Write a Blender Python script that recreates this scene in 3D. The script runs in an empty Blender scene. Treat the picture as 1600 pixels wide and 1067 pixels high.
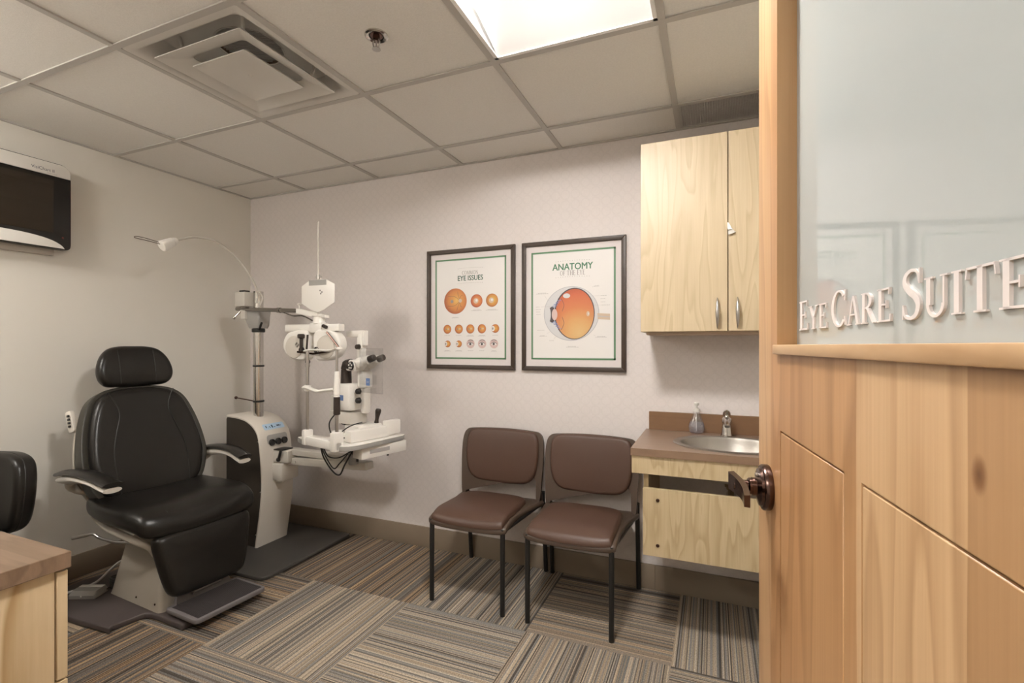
import bpy, bmesh, math, random
from mathutils import Matrix, Vector
random.seed(7)
SC = bpy.context.scene
COL = SC.collection
PI = math.pi

# ------------------------------------------------------------------ materials
def new_mat(name):
    m = bpy.data.materials.new(name); m.use_nodes = True
    nt = m.node_tree
    b = nt.nodes['Principled BSDF']
    return m, nt, b

def N(nt, typ, **kw):
    n = nt.nodes.new(typ)
    for k, v in kw.items():
        if k in ('operation', 'blend_type', 'data_type', 'feature', 'distance', 'noise_dimensions', 'interpolation_type', 'mode'):
            setattr(n, k, v)
        else:
            n.inputs[k].default_value = v
    return n

def lk(nt, a, b): nt.links.new(a, b)

def ramp(nt, fac, stops, interp='LINEAR'):
    r = nt.nodes.new('ShaderNodeValToRGB'); r.color_ramp.interpolation = interp
    els = r.color_ramp.elements
    while len(els) > 1: els.remove(els[-1])
    for i, (p, c) in enumerate(stops):
        e = els[0] if i == 0 else els.new(p)
        e.position = p; e.color = (*c, 1)
    lk(nt, fac, r.inputs['Fac'])
    return r

def mat(name, col, rough=.5, metal=0, coat=0, var=0, vscale=8, bump=0, bscale=200, spec=.5, coat_rough=.05):
    m, nt, b = new_mat(name)
    b.inputs['Base Color'].default_value = (*col, 1)
    b.inputs['Roughness'].default_value = rough
    b.inputs['Metallic'].default_value = metal
    b.inputs['Coat Weight'].default_value = coat
    b.inputs['Coat Roughness'].default_value = coat_rough
    b.inputs['Specular IOR Level'].default_value = spec
    tc = nt.nodes.new('ShaderNodeTexCoord')
    if var:
        n = N(nt, 'ShaderNodeTexNoise', Scale=vscale, Detail=4.0)
        lk(nt, tc.outputs['Object'], n.inputs['Vector'])
        r = ramp(nt, n.outputs['Fac'], [(.3, tuple(c*(1-var) for c in col)), (.7, tuple(min(1, c*(1+var)) for c in col))])
        lk(nt, r.outputs['Color'], b.inputs['Base Color'])
    if bump:
        n = N(nt, 'ShaderNodeTexNoise', Scale=bscale, Detail=3.0)
        lk(nt, tc.outputs['Object'], n.inputs['Vector'])
        bp = N(nt, 'ShaderNodeBump', Strength=bump, Distance=.002)
        lk(nt, n.outputs['Fac'], bp.inputs['Height'])
        lk(nt, bp.outputs['Normal'], b.inputs['Normal'])
    return m

def emit(name, col, strength):
    m, nt, b = new_mat(name)
    b.inputs['Base Color'].default_value = (.8, .8, .8, 1)
    b.inputs['Emission Color'].default_value = (*col, 1)
    b.inputs['Emission Strength'].default_value = strength
    return m

def wood(name, light, dark, sx=5, sy=5, sz=.7, rings=7, fine=.25, rough=.42, plank=None, ring_mix=.55, coat=.0):
    """contours of a stretched noise give cathedral grain; grain runs along the axis with the smallest scale"""
    m, nt, b = new_mat(name)
    b.inputs['Roughness'].default_value = rough
    b.inputs['Coat Weight'].default_value = coat
    b.inputs['Coat Roughness'].default_value = .2
    tc = nt.nodes.new('ShaderNodeTexCoord')
    mp = nt.nodes.new('ShaderNodeMapping'); mp.inputs['Scale'].default_value = (sx, sy, sz)
    lk(nt, tc.outputs['Object'], mp.inputs['Vector'])
    n = N(nt, 'ShaderNodeTexNoise', Scale=1.0, Detail=2.0, Roughness=.45, Distortion=.35)
    lk(nt, mp.outputs['Vector'], n.inputs['Vector'])
    mul = N(nt, 'ShaderNodeMath', operation='MULTIPLY'); mul.inputs[1].default_value = rings
    lk(nt, n.outputs['Fac'], mul.inputs[0])
    fr = N(nt, 'ShaderNodeMath', operation='FRACT'); lk(nt, mul.outputs[0], fr.inputs[0])
    rr = ramp(nt, fr.outputs[0], [(0, (0, 0, 0)), (.55, (.35, .35, .35)), (.88, (1, 1, 1)), (1, (0, 0, 0))])
    mp2 = nt.nodes.new('ShaderNodeMapping'); mp2.inputs['Scale'].default_value = (sx*22, sy*22, sz*5)
    lk(nt, tc.outputs['Object'], mp2.inputs['Vector'])
    n2 = N(nt, 'ShaderNodeTexNoise', Scale=1.0, Detail=3.0, Roughness=.6)
    lk(nt, mp2.outputs['Vector'], n2.inputs['Vector'])
    mix = N(nt, 'ShaderNodeMix', data_type='FLOAT'); mix.inputs[0].default_value = ring_mix
    lk(nt, n2.outputs['Fac'], mix.inputs[2]); lk(nt, rr.outputs['Color'], mix.inputs[3])
    fac = mix.outputs[0]
    cr = ramp(nt, fac, [(.1, light), (.85, dark)])
    out = cr.outputs['Color']
    if plank:
        w, off, tones, knots = plank                  # veneer strips of their own tone, and knots
        sep = nt.nodes.new('ShaderNodeSeparateXYZ'); lk(nt, tc.outputs['Object'], sep.inputs[0])
        nz = N(nt, 'ShaderNodeTexNoise', Scale=3.0); lk(nt, tc.outputs['Object'], nz.inputs['Vector'])
        ad = N(nt, 'ShaderNodeMath', operation='MULTIPLY_ADD'); ad.inputs[1].default_value = .012
        lk(nt, nz.outputs['Fac'], ad.inputs[0]); lk(nt, sep.outputs[0], ad.inputs[2])
        dv = N(nt, 'ShaderNodeMath', operation='MULTIPLY_ADD'); dv.inputs[1].default_value = 1/(w*len(tones)); dv.inputs[2].default_value = -(off+.006)/(w*len(tones))
        lk(nt, ad.outputs[0], dv.inputs[0])
        tr = ramp(nt, dv.outputs[0], [(i/len(tones), t) for i, t in enumerate(tones)], 'CONSTANT')
        for kx, kz, kr in knots:
            sb = N(nt, 'ShaderNodeVectorMath', operation='SUBTRACT'); sb.inputs[1].default_value = (kx, 0, kz)
            lk(nt, tc.outputs['Object'], sb.inputs[0])
            ml = N(nt, 'ShaderNodeVectorMath', operation='MULTIPLY'); ml.inputs[1].default_value = (1/kr, 0, .6/kr); lk(nt, sb.outputs[0], ml.inputs[0])
            ln = N(nt, 'ShaderNodeVectorMath', operation='LENGTH'); lk(nt, ml.outputs[0], ln.inputs[0])
            kr_ = ramp(nt, ln.outputs['Value'], [(0, (.35, .28, .24)), (.5, (.55, .45, .38)), (1, (1, 1, 1))])
            mk = N(nt, 'ShaderNodeMix', data_type='RGBA', blend_type='MULTIPLY'); mk.inputs[0].default_value = 1
            lk(nt, out, mk.inputs[6]); lk(nt, kr_.outputs['Color'], mk.inputs[7]); out = mk.outputs[2]
        mx = N(nt, 'ShaderNodeMix', data_type='RGBA', blend_type='MULTIPLY'); mx.inputs[0].default_value = 1
        lk(nt, out, mx.inputs[6]); lk(nt, tr.outputs['Color'], mx.inputs[7])
        out = mx.outputs[2]
    lk(nt, out, b.inputs['Base Color'])
    bp = N(nt, 'ShaderNodeBump', Strength=.08, Distance=.001)
    lk(nt, n2.outputs['Fac'], bp.inputs['Height']); lk(nt, bp.outputs['Normal'], b.inputs['Normal'])
    return m

def carpet(name):
    m, nt, b = new_mat(name)
    b.inputs['Roughness'].default_value = .95
    b.inputs['Specular IOR Level'].default_value = .15
    uv = nt.nodes.new('ShaderNodeUVMap'); uv.uv_map = 'stripe'
    tn = nt.nodes.new('ShaderNodeUVMap'); tn.uv_map = 'tone'
    s = nt.nodes.new('ShaderNodeSeparateXYZ'); lk(nt, uv.outputs[0], s.inputs[0])
    t = nt.nodes.new('ShaderNodeSeparateXYZ'); lk(nt, tn.outputs[0], t.inputs[0])
    def band(period, seed):
        a = N(nt, 'ShaderNodeMath', operation='MULTIPLY_ADD'); a.inputs[1].default_value = 1/period; a.inputs[2].default_value = seed
        lk(nt, s.outputs[0], a.inputs[0])
        f = N(nt, 'ShaderNodeMath', operation='FLOOR'); lk(nt, a.outputs[0], f.inputs[0])
        # each yarn line breaks into runs along its length
        a2 = N(nt, 'ShaderNodeMath', operation='MULTIPLY'); a2.inputs[1].default_value = 2.2
        lk(nt, s.outputs[1], a2.inputs[0])
        c = nt.nodes.new('ShaderNodeCombineXYZ'); lk(nt, f.outputs[0], c.inputs[0])
        w = nt.nodes.new('ShaderNodeTexWhiteNoise'); w.noise_dimensions = '3D'; lk(nt, c.outputs[0], w.inputs['Vector'])
        return w.outputs['Value']
    v1 = band(.0046, 3.3)
    v2 = band(.019, 11.1)
    mixv = N(nt, 'ShaderNodeMath', operation='MULTIPLY_ADD'); mixv.inputs[1].default_value = .74
    lk(nt, v1, mixv.inputs[0])
    m2 = N(nt, 'ShaderNodeMath', operation='MULTIPLY'); m2.inputs[1].default_value = .26
    lk(nt, v2, m2.inputs[0]); lk(nt, m2.outputs[0], mixv.inputs[2])
    grey = ramp(nt, mixv.outputs[0], [(0, (.085, .075, .066)), (.20, (.16, .14, .118)), (.30, (.33, .275, .205)), (.40, (.19, .185, .178)),
                                      (.50, (.39, .335, .265)), (.60, (.25, .24, .225)), (.70, (.45, .39, .31)), (.82, (.29, .27, .24)), (.92, (.50, .44, .365))], 'CONSTANT')
    brown = ramp(nt, mixv.outputs[0], [(0, (.045, .035, .028)), (.22, (.09, .07, .054)), (.34, (.26, .165, .088)), (.42, (.10, .09, .08)),
                                       (.54, (.20, .125, .072)), (.62, (.15, .135, .118)), (.72, (.34, .23, .13)), (.82, (.125, .092, .07)), (.93, (.40, .30, .19))], 'CONSTANT')
    mx = N(nt, 'ShaderNodeMix', data_type='RGBA'); lk(nt, t.outputs[0], mx.inputs[0])
    lk(nt, grey.outputs['Color'], mx.inputs[6]); lk(nt, brown.outputs['Color'], mx.inputs[7])
    n = N(nt, 'ShaderNodeTexNoise', Scale=420.0, Detail=2.0)
    mp = nt.nodes.new('ShaderNodeMapping'); mp.inputs['Scale'].default_value = (1, .45, 1)
    lk(nt, uv.outputs[0], mp.inputs['Vector']); lk(nt, mp.outputs['Vector'], n.inputs['Vector'])
    rr = ramp(nt, n.outputs['Fac'], [(.30, (.40, .40, .40)), (.70, (1.5, 1.5, 1.5))])
    mu = N(nt, 'ShaderNodeMix', data_type='RGBA', blend_type='MULTIPLY'); mu.inputs[0].default_value = .85
    lk(nt, mx.outputs[2], mu.inputs[6]); lk(nt, rr.outputs['Color'], mu.inputs[7])
    lk(nt, mu.outputs[2], b.inputs['Base Color'])
    bp = N(nt, 'ShaderNodeBump', Strength=.5, Distance=.003)
    lk(nt, n.outputs['Fac'], bp.inputs['Height']); lk(nt, bp.outputs['Normal'], b.inputs['Normal'])
    return m

def wallpaper(name, col):
    """a tone-on-tone print of interlocking rings"""
    m, nt, b = new_mat(name)
    b.inputs['Roughness'].default_value = .75
    tc = nt.nodes.new('ShaderNodeTexCoord')
    mp = nt.nodes.new('ShaderNodeMapping'); mp.inputs['Scale'].default_value = (18, .0, 18)
    lk(nt, tc.outputs['Object'], mp.inputs['Vector'])
    v = N(nt, 'ShaderNodeTexVoronoi', Randomness=0.0, Scale=1.0)
    lk(nt, mp.outputs['Vector'], v.inputs['Vector'])
    r = ramp(nt, v.outputs['Distance'], [(0, col), (.34, col), (.40, tuple(c*.965 for c in col)), (.46, tuple(c*.965 for c in col)), (.52, col)])
    n = N(nt, 'ShaderNodeTexNoise', Scale=90.0, Detail=2.0); lk(nt, tc.outputs['Object'], n.inputs['Vector'])
    r2 = ramp(nt, n.outputs['Fac'], [(.3, (.98, .98, .98)), (.7, (1.015, 1.015, 1.015))])
    mx = N(nt, 'ShaderNodeMix', data_type='RGBA', blend_type='MULTIPLY'); mx.inputs[0].default_value = 1
    lk(nt, r.outputs['Color'], mx.inputs[6]); lk(nt, r2.outputs['Color'], mx.inputs[7])
    lk(nt, mx.outputs[2], b.inputs['Base Color'])
    return m

def radial(name, stops, center=(0, 0, 0), radius=.1, noise=0.0, nscale=60):
    """printed illustration: a radial tint around a point of the sheet"""
    m, nt, b = new_mat(name)
    b.inputs['Roughness'].default_value = .45
    tc = nt.nodes.new('ShaderNodeTexCoord')
    sub = N(nt, 'ShaderNodeVectorMath', operation='SUBTRACT'); sub.inputs[1].default_value = center
    lk(nt, tc.outputs['Object'], sub.inputs[0])
    ln = N(nt, 'ShaderNodeVectorMath', operation='LENGTH'); lk(nt, sub.outputs[0], ln.inputs[0])
    dv = N(nt, 'ShaderNodeMath', operation='DIVIDE'); dv.inputs[1].default_value = radius
    lk(nt, ln.outputs['Value'], dv.inputs[0])
    n = N(nt, 'ShaderNodeTexNoise', Scale=nscale, Detail=3.0, Distortion=1.0); lk(nt, tc.outputs['Object'], n.inputs['Vector'])
    ad = N(nt, 'ShaderNodeMath', operation='MULTIPLY_ADD'); ad.inputs[1].default_value = noise
    lk(nt, n.outputs['Fac'], ad.inputs[0]); lk(nt, dv.outputs[0], ad.inputs[2])
    r = ramp(nt, ad.outputs[0], stops)
    lk(nt, r.outputs['Color'], b.inputs['Base Color'])
    return m

def clear_sheet(name, tint=(.95, .97, .97), gloss=.12, rough=.05):
    m, nt, b = new_mat(name)
    out = nt.nodes['Material Output']
    tr = nt.nodes.new('ShaderNodeBsdfTransparent'); tr.inputs['Color'].default_value = (*tint, 1)
    gl = nt.nodes.new('ShaderNodeBsdfGlossy'); gl.inputs['Roughness'].default_value = rough
    mx = nt.nodes.new('ShaderNodeMixShader'); mx.inputs[0].default_value = gloss
    lk(nt, tr.outputs[0], mx.inputs[1]); lk(nt, gl.outputs[0], mx.inputs[2]); lk(nt, mx.outputs[0], out.inputs['Surface'])
    return m

def frosted(name, col):
    m, nt, b = new_mat(name)
    out = nt.nodes['Material Output']
    b.inputs['Base Color'].default_value = (*col, 1)
    b.inputs['Roughness'].default_value = .8
    b.inputs['Specular IOR Level'].default_value = 0
    b.inputs['Coat Weight'].default_value = 1
    b.inputs['Coat Roughness'].default_value = 0
    b.inputs['Coat IOR'].default_value = 1.8
    tl = nt.nodes.new('ShaderNodeBsdfTranslucent'); tl.inputs['Color'].default_value = (*col, 1)
    mx = nt.nodes.new('ShaderNodeMixShader'); mx.inputs[0].default_value = .15
    lk(nt, b.outputs[0], mx.inputs[1]); lk(nt, tl.outputs[0], mx.inputs[2]); lk(nt, mx.outputs[0], out.inputs['Surface'])
    return m

def glassy(name, col, rough=.03, ior=1.45):
    m, nt, b = new_mat(name)
    b.inputs['Base Color'].default_value = (*col, 1)
    b.inputs['Roughness'].default_value = rough
    b.inputs['IOR'].default_value = ior
    b.inputs['Transmission Weight'].default_value = 1
    return m

M = dict(
    wall=mat('wall_paint', (.69, .665, .61), .7, bump=.06, bscale=300),
    paper=wallpaper('wallpaper', (.655, .607, .587)),
    ceil=mat('ceiling_tile', (.755, .735, .70), .9, var=.035, vscale=160, bump=.35, bscale=500),
    tbar=mat('ceiling_grid', (.47, .45, .425), .5),
    plenum=mat('plenum', (.25, .25, .25), .9),
    carpet=carpet('carpet_tile'),
    base=mat('baseboard_vinyl', (.235, .185, .135), .5, var=.04, vscale=3),
    vinyl=mat('black_vinyl', (.012, .0105, .009), .31, bump=.15, bscale=350, var=.06, vscale=20, spec=.36),
    vinyl_side=mat('olive_black_vinyl', (.030, .027, .019), .42, bump=.15, bscale=350),
    stitch=mat('vinyl_seam', (.008, .007, .006), .45),
    beige=mat('beige_enamel', (.40, .36, .30), .42, var=.02, vscale=5),
    beige2=mat('warm_grey_plastic', (.46, .42, .36), .4),
    dplate=mat('dark_plum_base', (.070, .055, .052), .45, bump=.08, bscale=300),
    foot=mat('footplate_grey', (.15, .135, .135), .5),
    rib=mat('footplate_rib', (.055, .047, .048), .5),
    darkchrome=mat('dark_chrome', (.34, .32, .30), .2, 1),
    white=mat('instrument_white', (.80, .775, .73), .32),
    white2=mat('instrument_off_white', (.56, .53, .48), .35),
    cover=mat('column_cover', (.60, .56, .50), .38),
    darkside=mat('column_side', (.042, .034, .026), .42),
    greytrim=mat('grey_trim', (.33, .32, .30), .45),
    darkgrey=mat('dark_grey_base', (.06, .055, .050), .5),
    chrome=mat('chrome', (.62, .60, .57), .16, 1),
    steel=mat('brushed_steel', (.47, .445, .41), .34, 1),
    nickel=mat('satin_nickel', (.50, .48, .46), .32, 1),
    bronze=mat('oil_rubbed_bronze', (.12, .075, .062), .22, 1),
    black=mat('black_plastic', (.012, .011, .010), .38),
    brownblk=mat('brown_black_rubber', (.030, .020, .015), .4),
    blackmetal=mat('black_powder_coat', (.010, .0095, .009), .38),
    brown=mat('brown_vinyl', (.072, .037, .024), .46, bump=.08, bscale=400),
    shell=mat('taupe_plastic', (.066, .044, .031), .42, bump=.1, bscale=600),
    birch=wood('birch_veneer', (.56, .455, .305), (.43, .335, .205), 9, 9, 1.1, 9, ring_mix=.45),
    birch2=wood('birch_laminate', (.53, .425, .265), (.37, .275, .15), 10, 10, 1.5, 9, ring_mix=.45),
    pine=wood('pale_desk_veneer', (.68, .54, .35), (.40, .265, .125), 4.5, 4.5, 1.0, 5, ring_mix=.7),
    desk=wood('brown_laminate', (.25, .165, .108), (.155, .098, .060), .6, 9, 9, 6, ring_mix=.5, rough=.38),
    counter=wood('counter_laminate', (.27, .185, .13), (.215, .142, .096), .6, 9, 9, 5, ring_mix=.25, rough=.34),
    splash=wood('splash_laminate', (.20, .11, .055), (.155, .082, .04), .6, 9, 9, 5, ring_mix=.3, rough=.4),
    edge=wood('counter_edge', (.24, .155, .10), (.17, .105, .065), .6, 9, 9, 5, ring_mix=.3, rough=.4),
    door=wood('door_alder', (.50, .34, .195), (.315, .19, .095), 8, 8, .6, 7, ring_mix=.42, rough=.40,
              plank=(.165, .025, [(1.0, .95, .90), (.84, .74, .64), (1.12, 1.10, 1.06), (.90, .76, .62), (.86, .70, .56), (.98, .90, .82), (1, 1, 1)], [(.3475, 1.157, .008), (.300, .93, .010)])),
    lip=wood('door_lip', (.50, .335, .185), (.36, .215, .105), .7, 8, 8, 5, ring_mix=.4, rough=.4),
    stile=wood('door_stile', (.45, .27, .13), (.35, .20, .09), 8, 8, .6, 5, ring_mix=.35, rough=.45),
    frost=frosted('frosted_glass', (.435, .465, .455)),
    letter=mat('letter_acrylic', (.62, .575, .555), .45),
    frame=mat('walnut_frame', (.042, .026, .017), .45, var=.15, vscale=30),
    matboard=mat('mat_board', (.64, .59, .58), .8),
    sheet=mat('poster_paper', (.72, .70, .68), .5),
    green=mat('poster_green', (.085, .20, .10), .5),
    green2=mat('heading_green', (.055, .17, .095), .5),
    dkgreen=mat('heading_dark', (.035, .095, .065), .5),
    ink=mat('print_grey', (.24, .22, .21), .6),
    ink2=mat('print_light_grey', (.42, .40, .39), .6),
    pinkeye=mat('print_skin', (.60, .45, .42), .6),
    scl=mat('print_sclera', (.58, .58, .585), .55),
    scl2=mat('print_sclera_rim', (.44, .44, .46), .55),
    blue=mat('print_blue', (.20, .25, .45), .5),
    iris=mat('print_iris', (.075, .06, .065), .5),
    nerve=mat('print_nerve', (.55, .43, .32), .5),
    screen=mat('screen_glass', (.022, .015, .009), .12, coat=.3),
    bezel=mat('screen_black', (.008, .007, .006), .22),
    bezelred=mat('screen_edge_red', (.10, .014, .008), .3),
    silver=mat('silver_bezel', (.72, .70, .66), .35),
    label=mat('blue_label', (.40, .56, .72), .4),
    labelink=mat('label_ink', (.03, .05, .09), .5),
    bluelogo=mat('blue_logo', (.13, .21, .42), .4),
    shield=clear_sheet('clear_shield', (.93, .93, .93), .10),
    bottle=clear_sheet('clear_bottle', (.97, .965, .975), .10),
    soap=clear_sheet('liquid_soap', (.93, .89, .95), .28, .8),
    lens=emit('lit_lens', (1, .965, .92), 82),
    lens2=emit('lit_lens_warm', (1, .955, .90), 27),
    hall_fill=emit('lit_hall_fill', (1, .955, .90), 9),
    fixture=mat('fixture_white', (.88, .87, .86), .6),
    mesh=mat('grille_metal', (.42, .40, .385), .5),
    dark=mat('dark_void', (.012, .011, .010), .9),
    duct=mat('duct_liner', (.22, .165, .12), .7),
    vent=mat('vent_enamel', (.62, .60, .565), .5),
    cavity=mat('vanity_inside', (.52, .40, .30), .6),
    hall=mat('hall_paint', (.55, .52, .47), .8),
    whitecord=mat('white_cord', (.62, .60, .56), .5),
)

# ------------------------------------------------------------------ mesh builder
def fr(o, x, y, z):
    m = Matrix.Identity(4)
    for i, v in enumerate((x, y, z)):
        for r in range(3): m[r][i] = v[r]
    for r in range(3): m[r][3] = o[r]
    return m

def T(*v): return Matrix.Translation(v)
def RZ(a): return Matrix.Rotation(math.radians(a), 4, 'Z')
def RX(a): return Matrix.Rotation(math.radians(a), 4, 'X')
def RY(a): return Matrix.Rotation(math.radians(a), 4, 'Y')

def rrect(w, h, r, n=6, cx=0, cy=0):
    rs = r if isinstance(r, (list, tuple)) else (r,)*4        # br, tr, tl, bl
    pts = []
    for (sx, sy, a0, rr) in ((1, -1, -90, rs[0]), (1, 1, 0, rs[1]), (-1, 1, 90, rs[2]), (-1, -1, 180, rs[3])):
        ox, oy = sx*(w/2-rr), sy*(h/2-rr)
        if rr <= 1e-6: pts.append((cx+ox, cy+oy)); continue
        for k in range(n+1):
            a = math.radians(a0+90*k/n); pts.append((cx+ox+rr*math.cos(a), cy+oy+rr*math.sin(a)))
    return pts

def catmull(P, n=8, closed=True):
    P = [Vector(p) for p in P]; out = []; L = len(P)
    rng = range(L) if closed else range(L-1)
    for i in rng:
        if closed: a, b, c, d = P[i-1], P[i], P[(i+1) % L], P[(i+2) % L]
        else: a, b, c, d = P[max(0, i-1)], P[i], P[i+1], P[min(L-1, i+2)]
        for k in range(n):
            t = k/n
            out.append(.5*((2*b)+(c-a)*t+(2*a-5*b+4*c-d)*t*t+(3*b-a-3*c+d)*t**3))
    if not closed: out.append(P[-1])
    return [tuple(v) for v in out]

def ell(cx, cy, rx, ry=None, n=32, a0=0, a1=360):
    ry = rx if ry is None else ry
    full = abs(a1-a0) >= 360
    return [(cx+rx*math.cos(math.radians(a0+(a1-a0)*k/(n if full else n-1))), cy+ry*math.sin(math.radians(a0+(a1-a0)*k/(n if full else n-1)))) for k in range(n)]

class B:
    def __init__(s, base=None):
        s.bm = bmesh.new(); s.mi = 0; s.base = base
    def add(s, t, m=None):
        if m is not None: bmesh.ops.transform(t, matrix=m, verts=t.verts)
        if s.base is not None: bmesh.ops.transform(t, matrix=s.base, verts=t.verts)
        bmesh.ops.recalc_face_normals(t, faces=t.faces)
        for f in t.faces: f.material_index = s.mi
        me = bpy.data.meshes.new('tmp'); t.to_mesh(me); t.free()
        s.bm.from_mesh(me); bpy.data.meshes.remove(me)
        return s
    def box(s, c, size, m=None, bev=0, seg=2):
        t = bmesh.new(); bmesh.ops.create_cube(t, size=1)
        bmesh.ops.scale(t, vec=size, verts=t.verts)
        if bev: bmesh.ops.bevel(t, geom=list(t.edges), offset=bev, segments=seg, affect='EDGES', profile=.5)
        bmesh.ops.translate(t, vec=c, verts=t.verts)
        return s.add(t, m)
    def bx(s, x0, x1, y0, y1, z0, z1, bev=0, m=None, seg=2):
        return s.box(((x0+x1)/2, (y0+y1)/2, (z0+z1)/2), (abs(x1-x0), abs(y1-y0), abs(z1-z0)), m, bev, seg)
    def cyl(s, p0, p1, r0, r1=None, seg=24, bev=0):
        r1 = r0 if r1 is None else r1
        p0, p1 = Vector(p0), Vector(p1); d = p1-p0; L = d.length
        prof = [(0, 0), (r0-bev, 0), (r0, bev), (r1, L-bev), (r1-bev, L), (0, L)] if bev else [(0, 0), (r0, 0), (r1, L), (0, L)]
        return s.lathe(prof, p0, d, seg)
    def lathe(s, prof, o=(0, 0, 0), axis=(0, 0, 1), seg=28, m=None, a0=0, a1=360):
        t = bmesh.new(); rows = []
        full = a1-a0 >= 360; cnt = seg if full else seg+1
        for r, z in prof:
            if r < 1e-7: rows.append([t.verts.new((0, 0, z))])
            else: rows.append([t.verts.new((r*math.cos(math.radians(a0+(a1-a0)*k/seg)), r*math.sin(math.radians(a0+(a1-a0)*k/seg)), z)) for k in range(cnt)])
        for A, Bq in zip(rows, rows[1:]):
            for k in range(seg):
                k2 = (k+1) % cnt
                if len(A) == 1 and len(Bq) == 1: continue
                if len(A) == 1: t.faces.new((A[0], Bq[k2], Bq[k]))
                elif len(Bq) == 1: t.faces.new((A[k], A[k2], Bq[0]))
                else: t.faces.new((A[k], A[k2], Bq[k2], Bq[k]))
        q = Vector((0, 0, 1)).rotation_difference(Vector(axis).normalized()).to_matrix().to_4x4()
        mm = Matrix.Translation(Vector(o)) @ q
        return s.add(t, (m @ mm) if m is not None else mm)
    def tube(s, pts, r, seg=10, closed=False, flat=None):
        P = [Vector(p) for p in pts]; n = len(P); t = bmesh.new(); rings = []
        up = Vector((0, 0, 1)); prev = None
        for i, p in enumerate(P):
            if closed: d = P[(i+1) % n]-P[i-1]
            else: d = P[min(n-1, i+1)]-P[max(0, i-1)]
            d.normalize()
            if prev is None:
                a = up if abs(d.z) < .95 else Vector((1, 0, 0))
                x = d.cross(a).normalized()
            else:
                x = (prev-d*prev.dot(d)).normalized()
            prev = x; y = d.cross(x)
            rr = r[i] if isinstance(r, (list, tuple)) else r
            ry = rr*(flat or 1)
            rings.append([t.verts.new(p+x*rr*math.cos(2*PI*k/seg)+y*ry*math.sin(2*PI*k/seg)) for k in range(seg)])
        m = n if closed else n-1
        for i in range(m):
            A, C = rings[i], rings[(i+1) % n]
            for k in range(seg): t.faces.new((A[k], A[(k+1) % seg], C[(k+1) % seg], C[k]))
        if not closed: t.faces.new(rings[0][::-1]); t.faces.new(rings[-1])
        return s.add(t)
    def prism(s, pts, d, m=None, bev=0, seg=2, z0=0):
        t = bmesh.new(); vs = [t.verts.new((p[0], p[1], z0)) for p in pts]
        f = t.faces.new(vs)
        if d:
            r = bmesh.ops.extrude_face_region(t, geom=[f])
            bmesh.ops.translate(t, vec=(0, 0, d), verts=[v for v in r['geom'] if isinstance(v, bmesh.types.BMVert)])
            bmesh.ops.recalc_face_normals(t, faces=t.faces)
            if bev:
                es = [e for e in t.edges if abs(e.verts[0].co.z-e.verts[1].co.z) < 1e-6]
                bmesh.ops.bevel(t, geom=es, offset=bev, segments=seg, affect='EDGES', profile=.5)
        return s.add(t, m)
    def loft(s, loops, cap=True, m=None):
        t = bmesh.new(); rows = [[t.verts.new(p) for p in L] for L in loops]
        for A, C in zip(rows, rows[1:]):
            n = len(A)
            for k in range(n): t.faces.new((A[k], A[(k+1) % n], C[(k+1) % n], C[k]))
        if cap: t.faces.new(rows[0][::-1]); t.faces.new(rows[-1])
        return s.add(t, m)
    def cushion(s, out, hf, hb, edge, crown=0, m=None, deform=None, rings=5, inner=6):
        """padded slab over an outline; front is +z"""
        cx = sum(p[0] for p in out)/len(out); cy = sum(p[1] for p in out)/len(out)
        t = bmesh.new()
        def ring(ins, f, z):
            L = []
            for p in out:
                dx, dy = p[0]-cx, p[1]-cy; r = math.hypot(dx, dy)
                k = max(.02, (r-ins)/r)*f
                q = Vector((cx+dx*k, cy+dy*k, z))
                if deform: q = Vector(deform(*q))
                L.append(t.verts.new(q))
            return L
        rows = []
        def side(h, sg):
            R = []
            e = min(edge, abs(h)) if h else edge
            for k in range(1, rings+1):
                a = PI/2*k/rings
                R.append(ring(edge*(1-math.cos(a)), 1, sg*(h-e+e*math.sin(a))))
            for k in range(1, inner):
                f = 1-k/inner
                R.append(ring(edge, f, sg*(h+crown*(1-f*f) if sg > 0 else h)))
            z = sg*(h+(crown if sg > 0 else 0)); q = Vector((cx, cy, z))
            if deform: q = Vector(deform(*q))
            return R, t.verts.new(q)
        ef, eb = min(edge, hf), min(edge, hb)
        rim = [ring(0, 1, -(hb-eb)), ring(0, 1, hf-ef)]
        Rf, cf = side(hf, 1); Rb, cb = side(hb, -1)
        rows = Rb[::-1]+rim+Rf
        n = len(out)
        for A, C in zip(rows, rows[1:]):
            for k in range(n): t.faces.new((A[k], A[(k+1) % n], C[(k+1) % n], C[k]))
        for k in range(n):
            t.faces.new((rows[-1][k], rows[-1][(k+1) % n], cf)); t.faces.new((rows[0][(k+1) % n], rows[0][k], cb))
        bmesh.ops.remove_doubles(t, verts=t.verts, dist=1e-6)
        return s.add(t, m)
    def sphere(s, c, r, scale=(1, 1, 1), m=None, seg=20):
        t = bmesh.new(); bmesh.ops.create_uvsphere(t, u_segments=seg, v_segments=seg//2+2, radius=r)
        bmesh.ops.scale(t, vec=scale, verts=t.verts); bmesh.ops.translate(t, vec=c, verts=t.verts)
        return s.add(t, m)
    def text(s, body, size, m, depth=0, bold=0, sx=1, align='CENTER'):
        cu = bpy.data.curves.new('t', 'FONT'); cu.body = body; cu.size = size; cu.extrude = depth; cu.offset = bold
        cu.align_x = align; cu.resolution_u = 3
        o = bpy.data.objects.new('t', cu); COL.objects.link(o)
        bpy.context.view_layer.update()
        dg = bpy.context.evaluated_depsgraph_get()
        me = bpy.data.meshes.new_from_object(o.evaluated_get(dg))
        t = bmesh.new(); t.from_mesh(me); bpy.data.meshes.remove(me)
        bpy.data.objects.remove(o); bpy.data.curves.remove(cu)
        bmesh.ops.scale(t, vec=(sx, 1, 1), verts=t.verts)
        return s.add(t, m)
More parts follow.
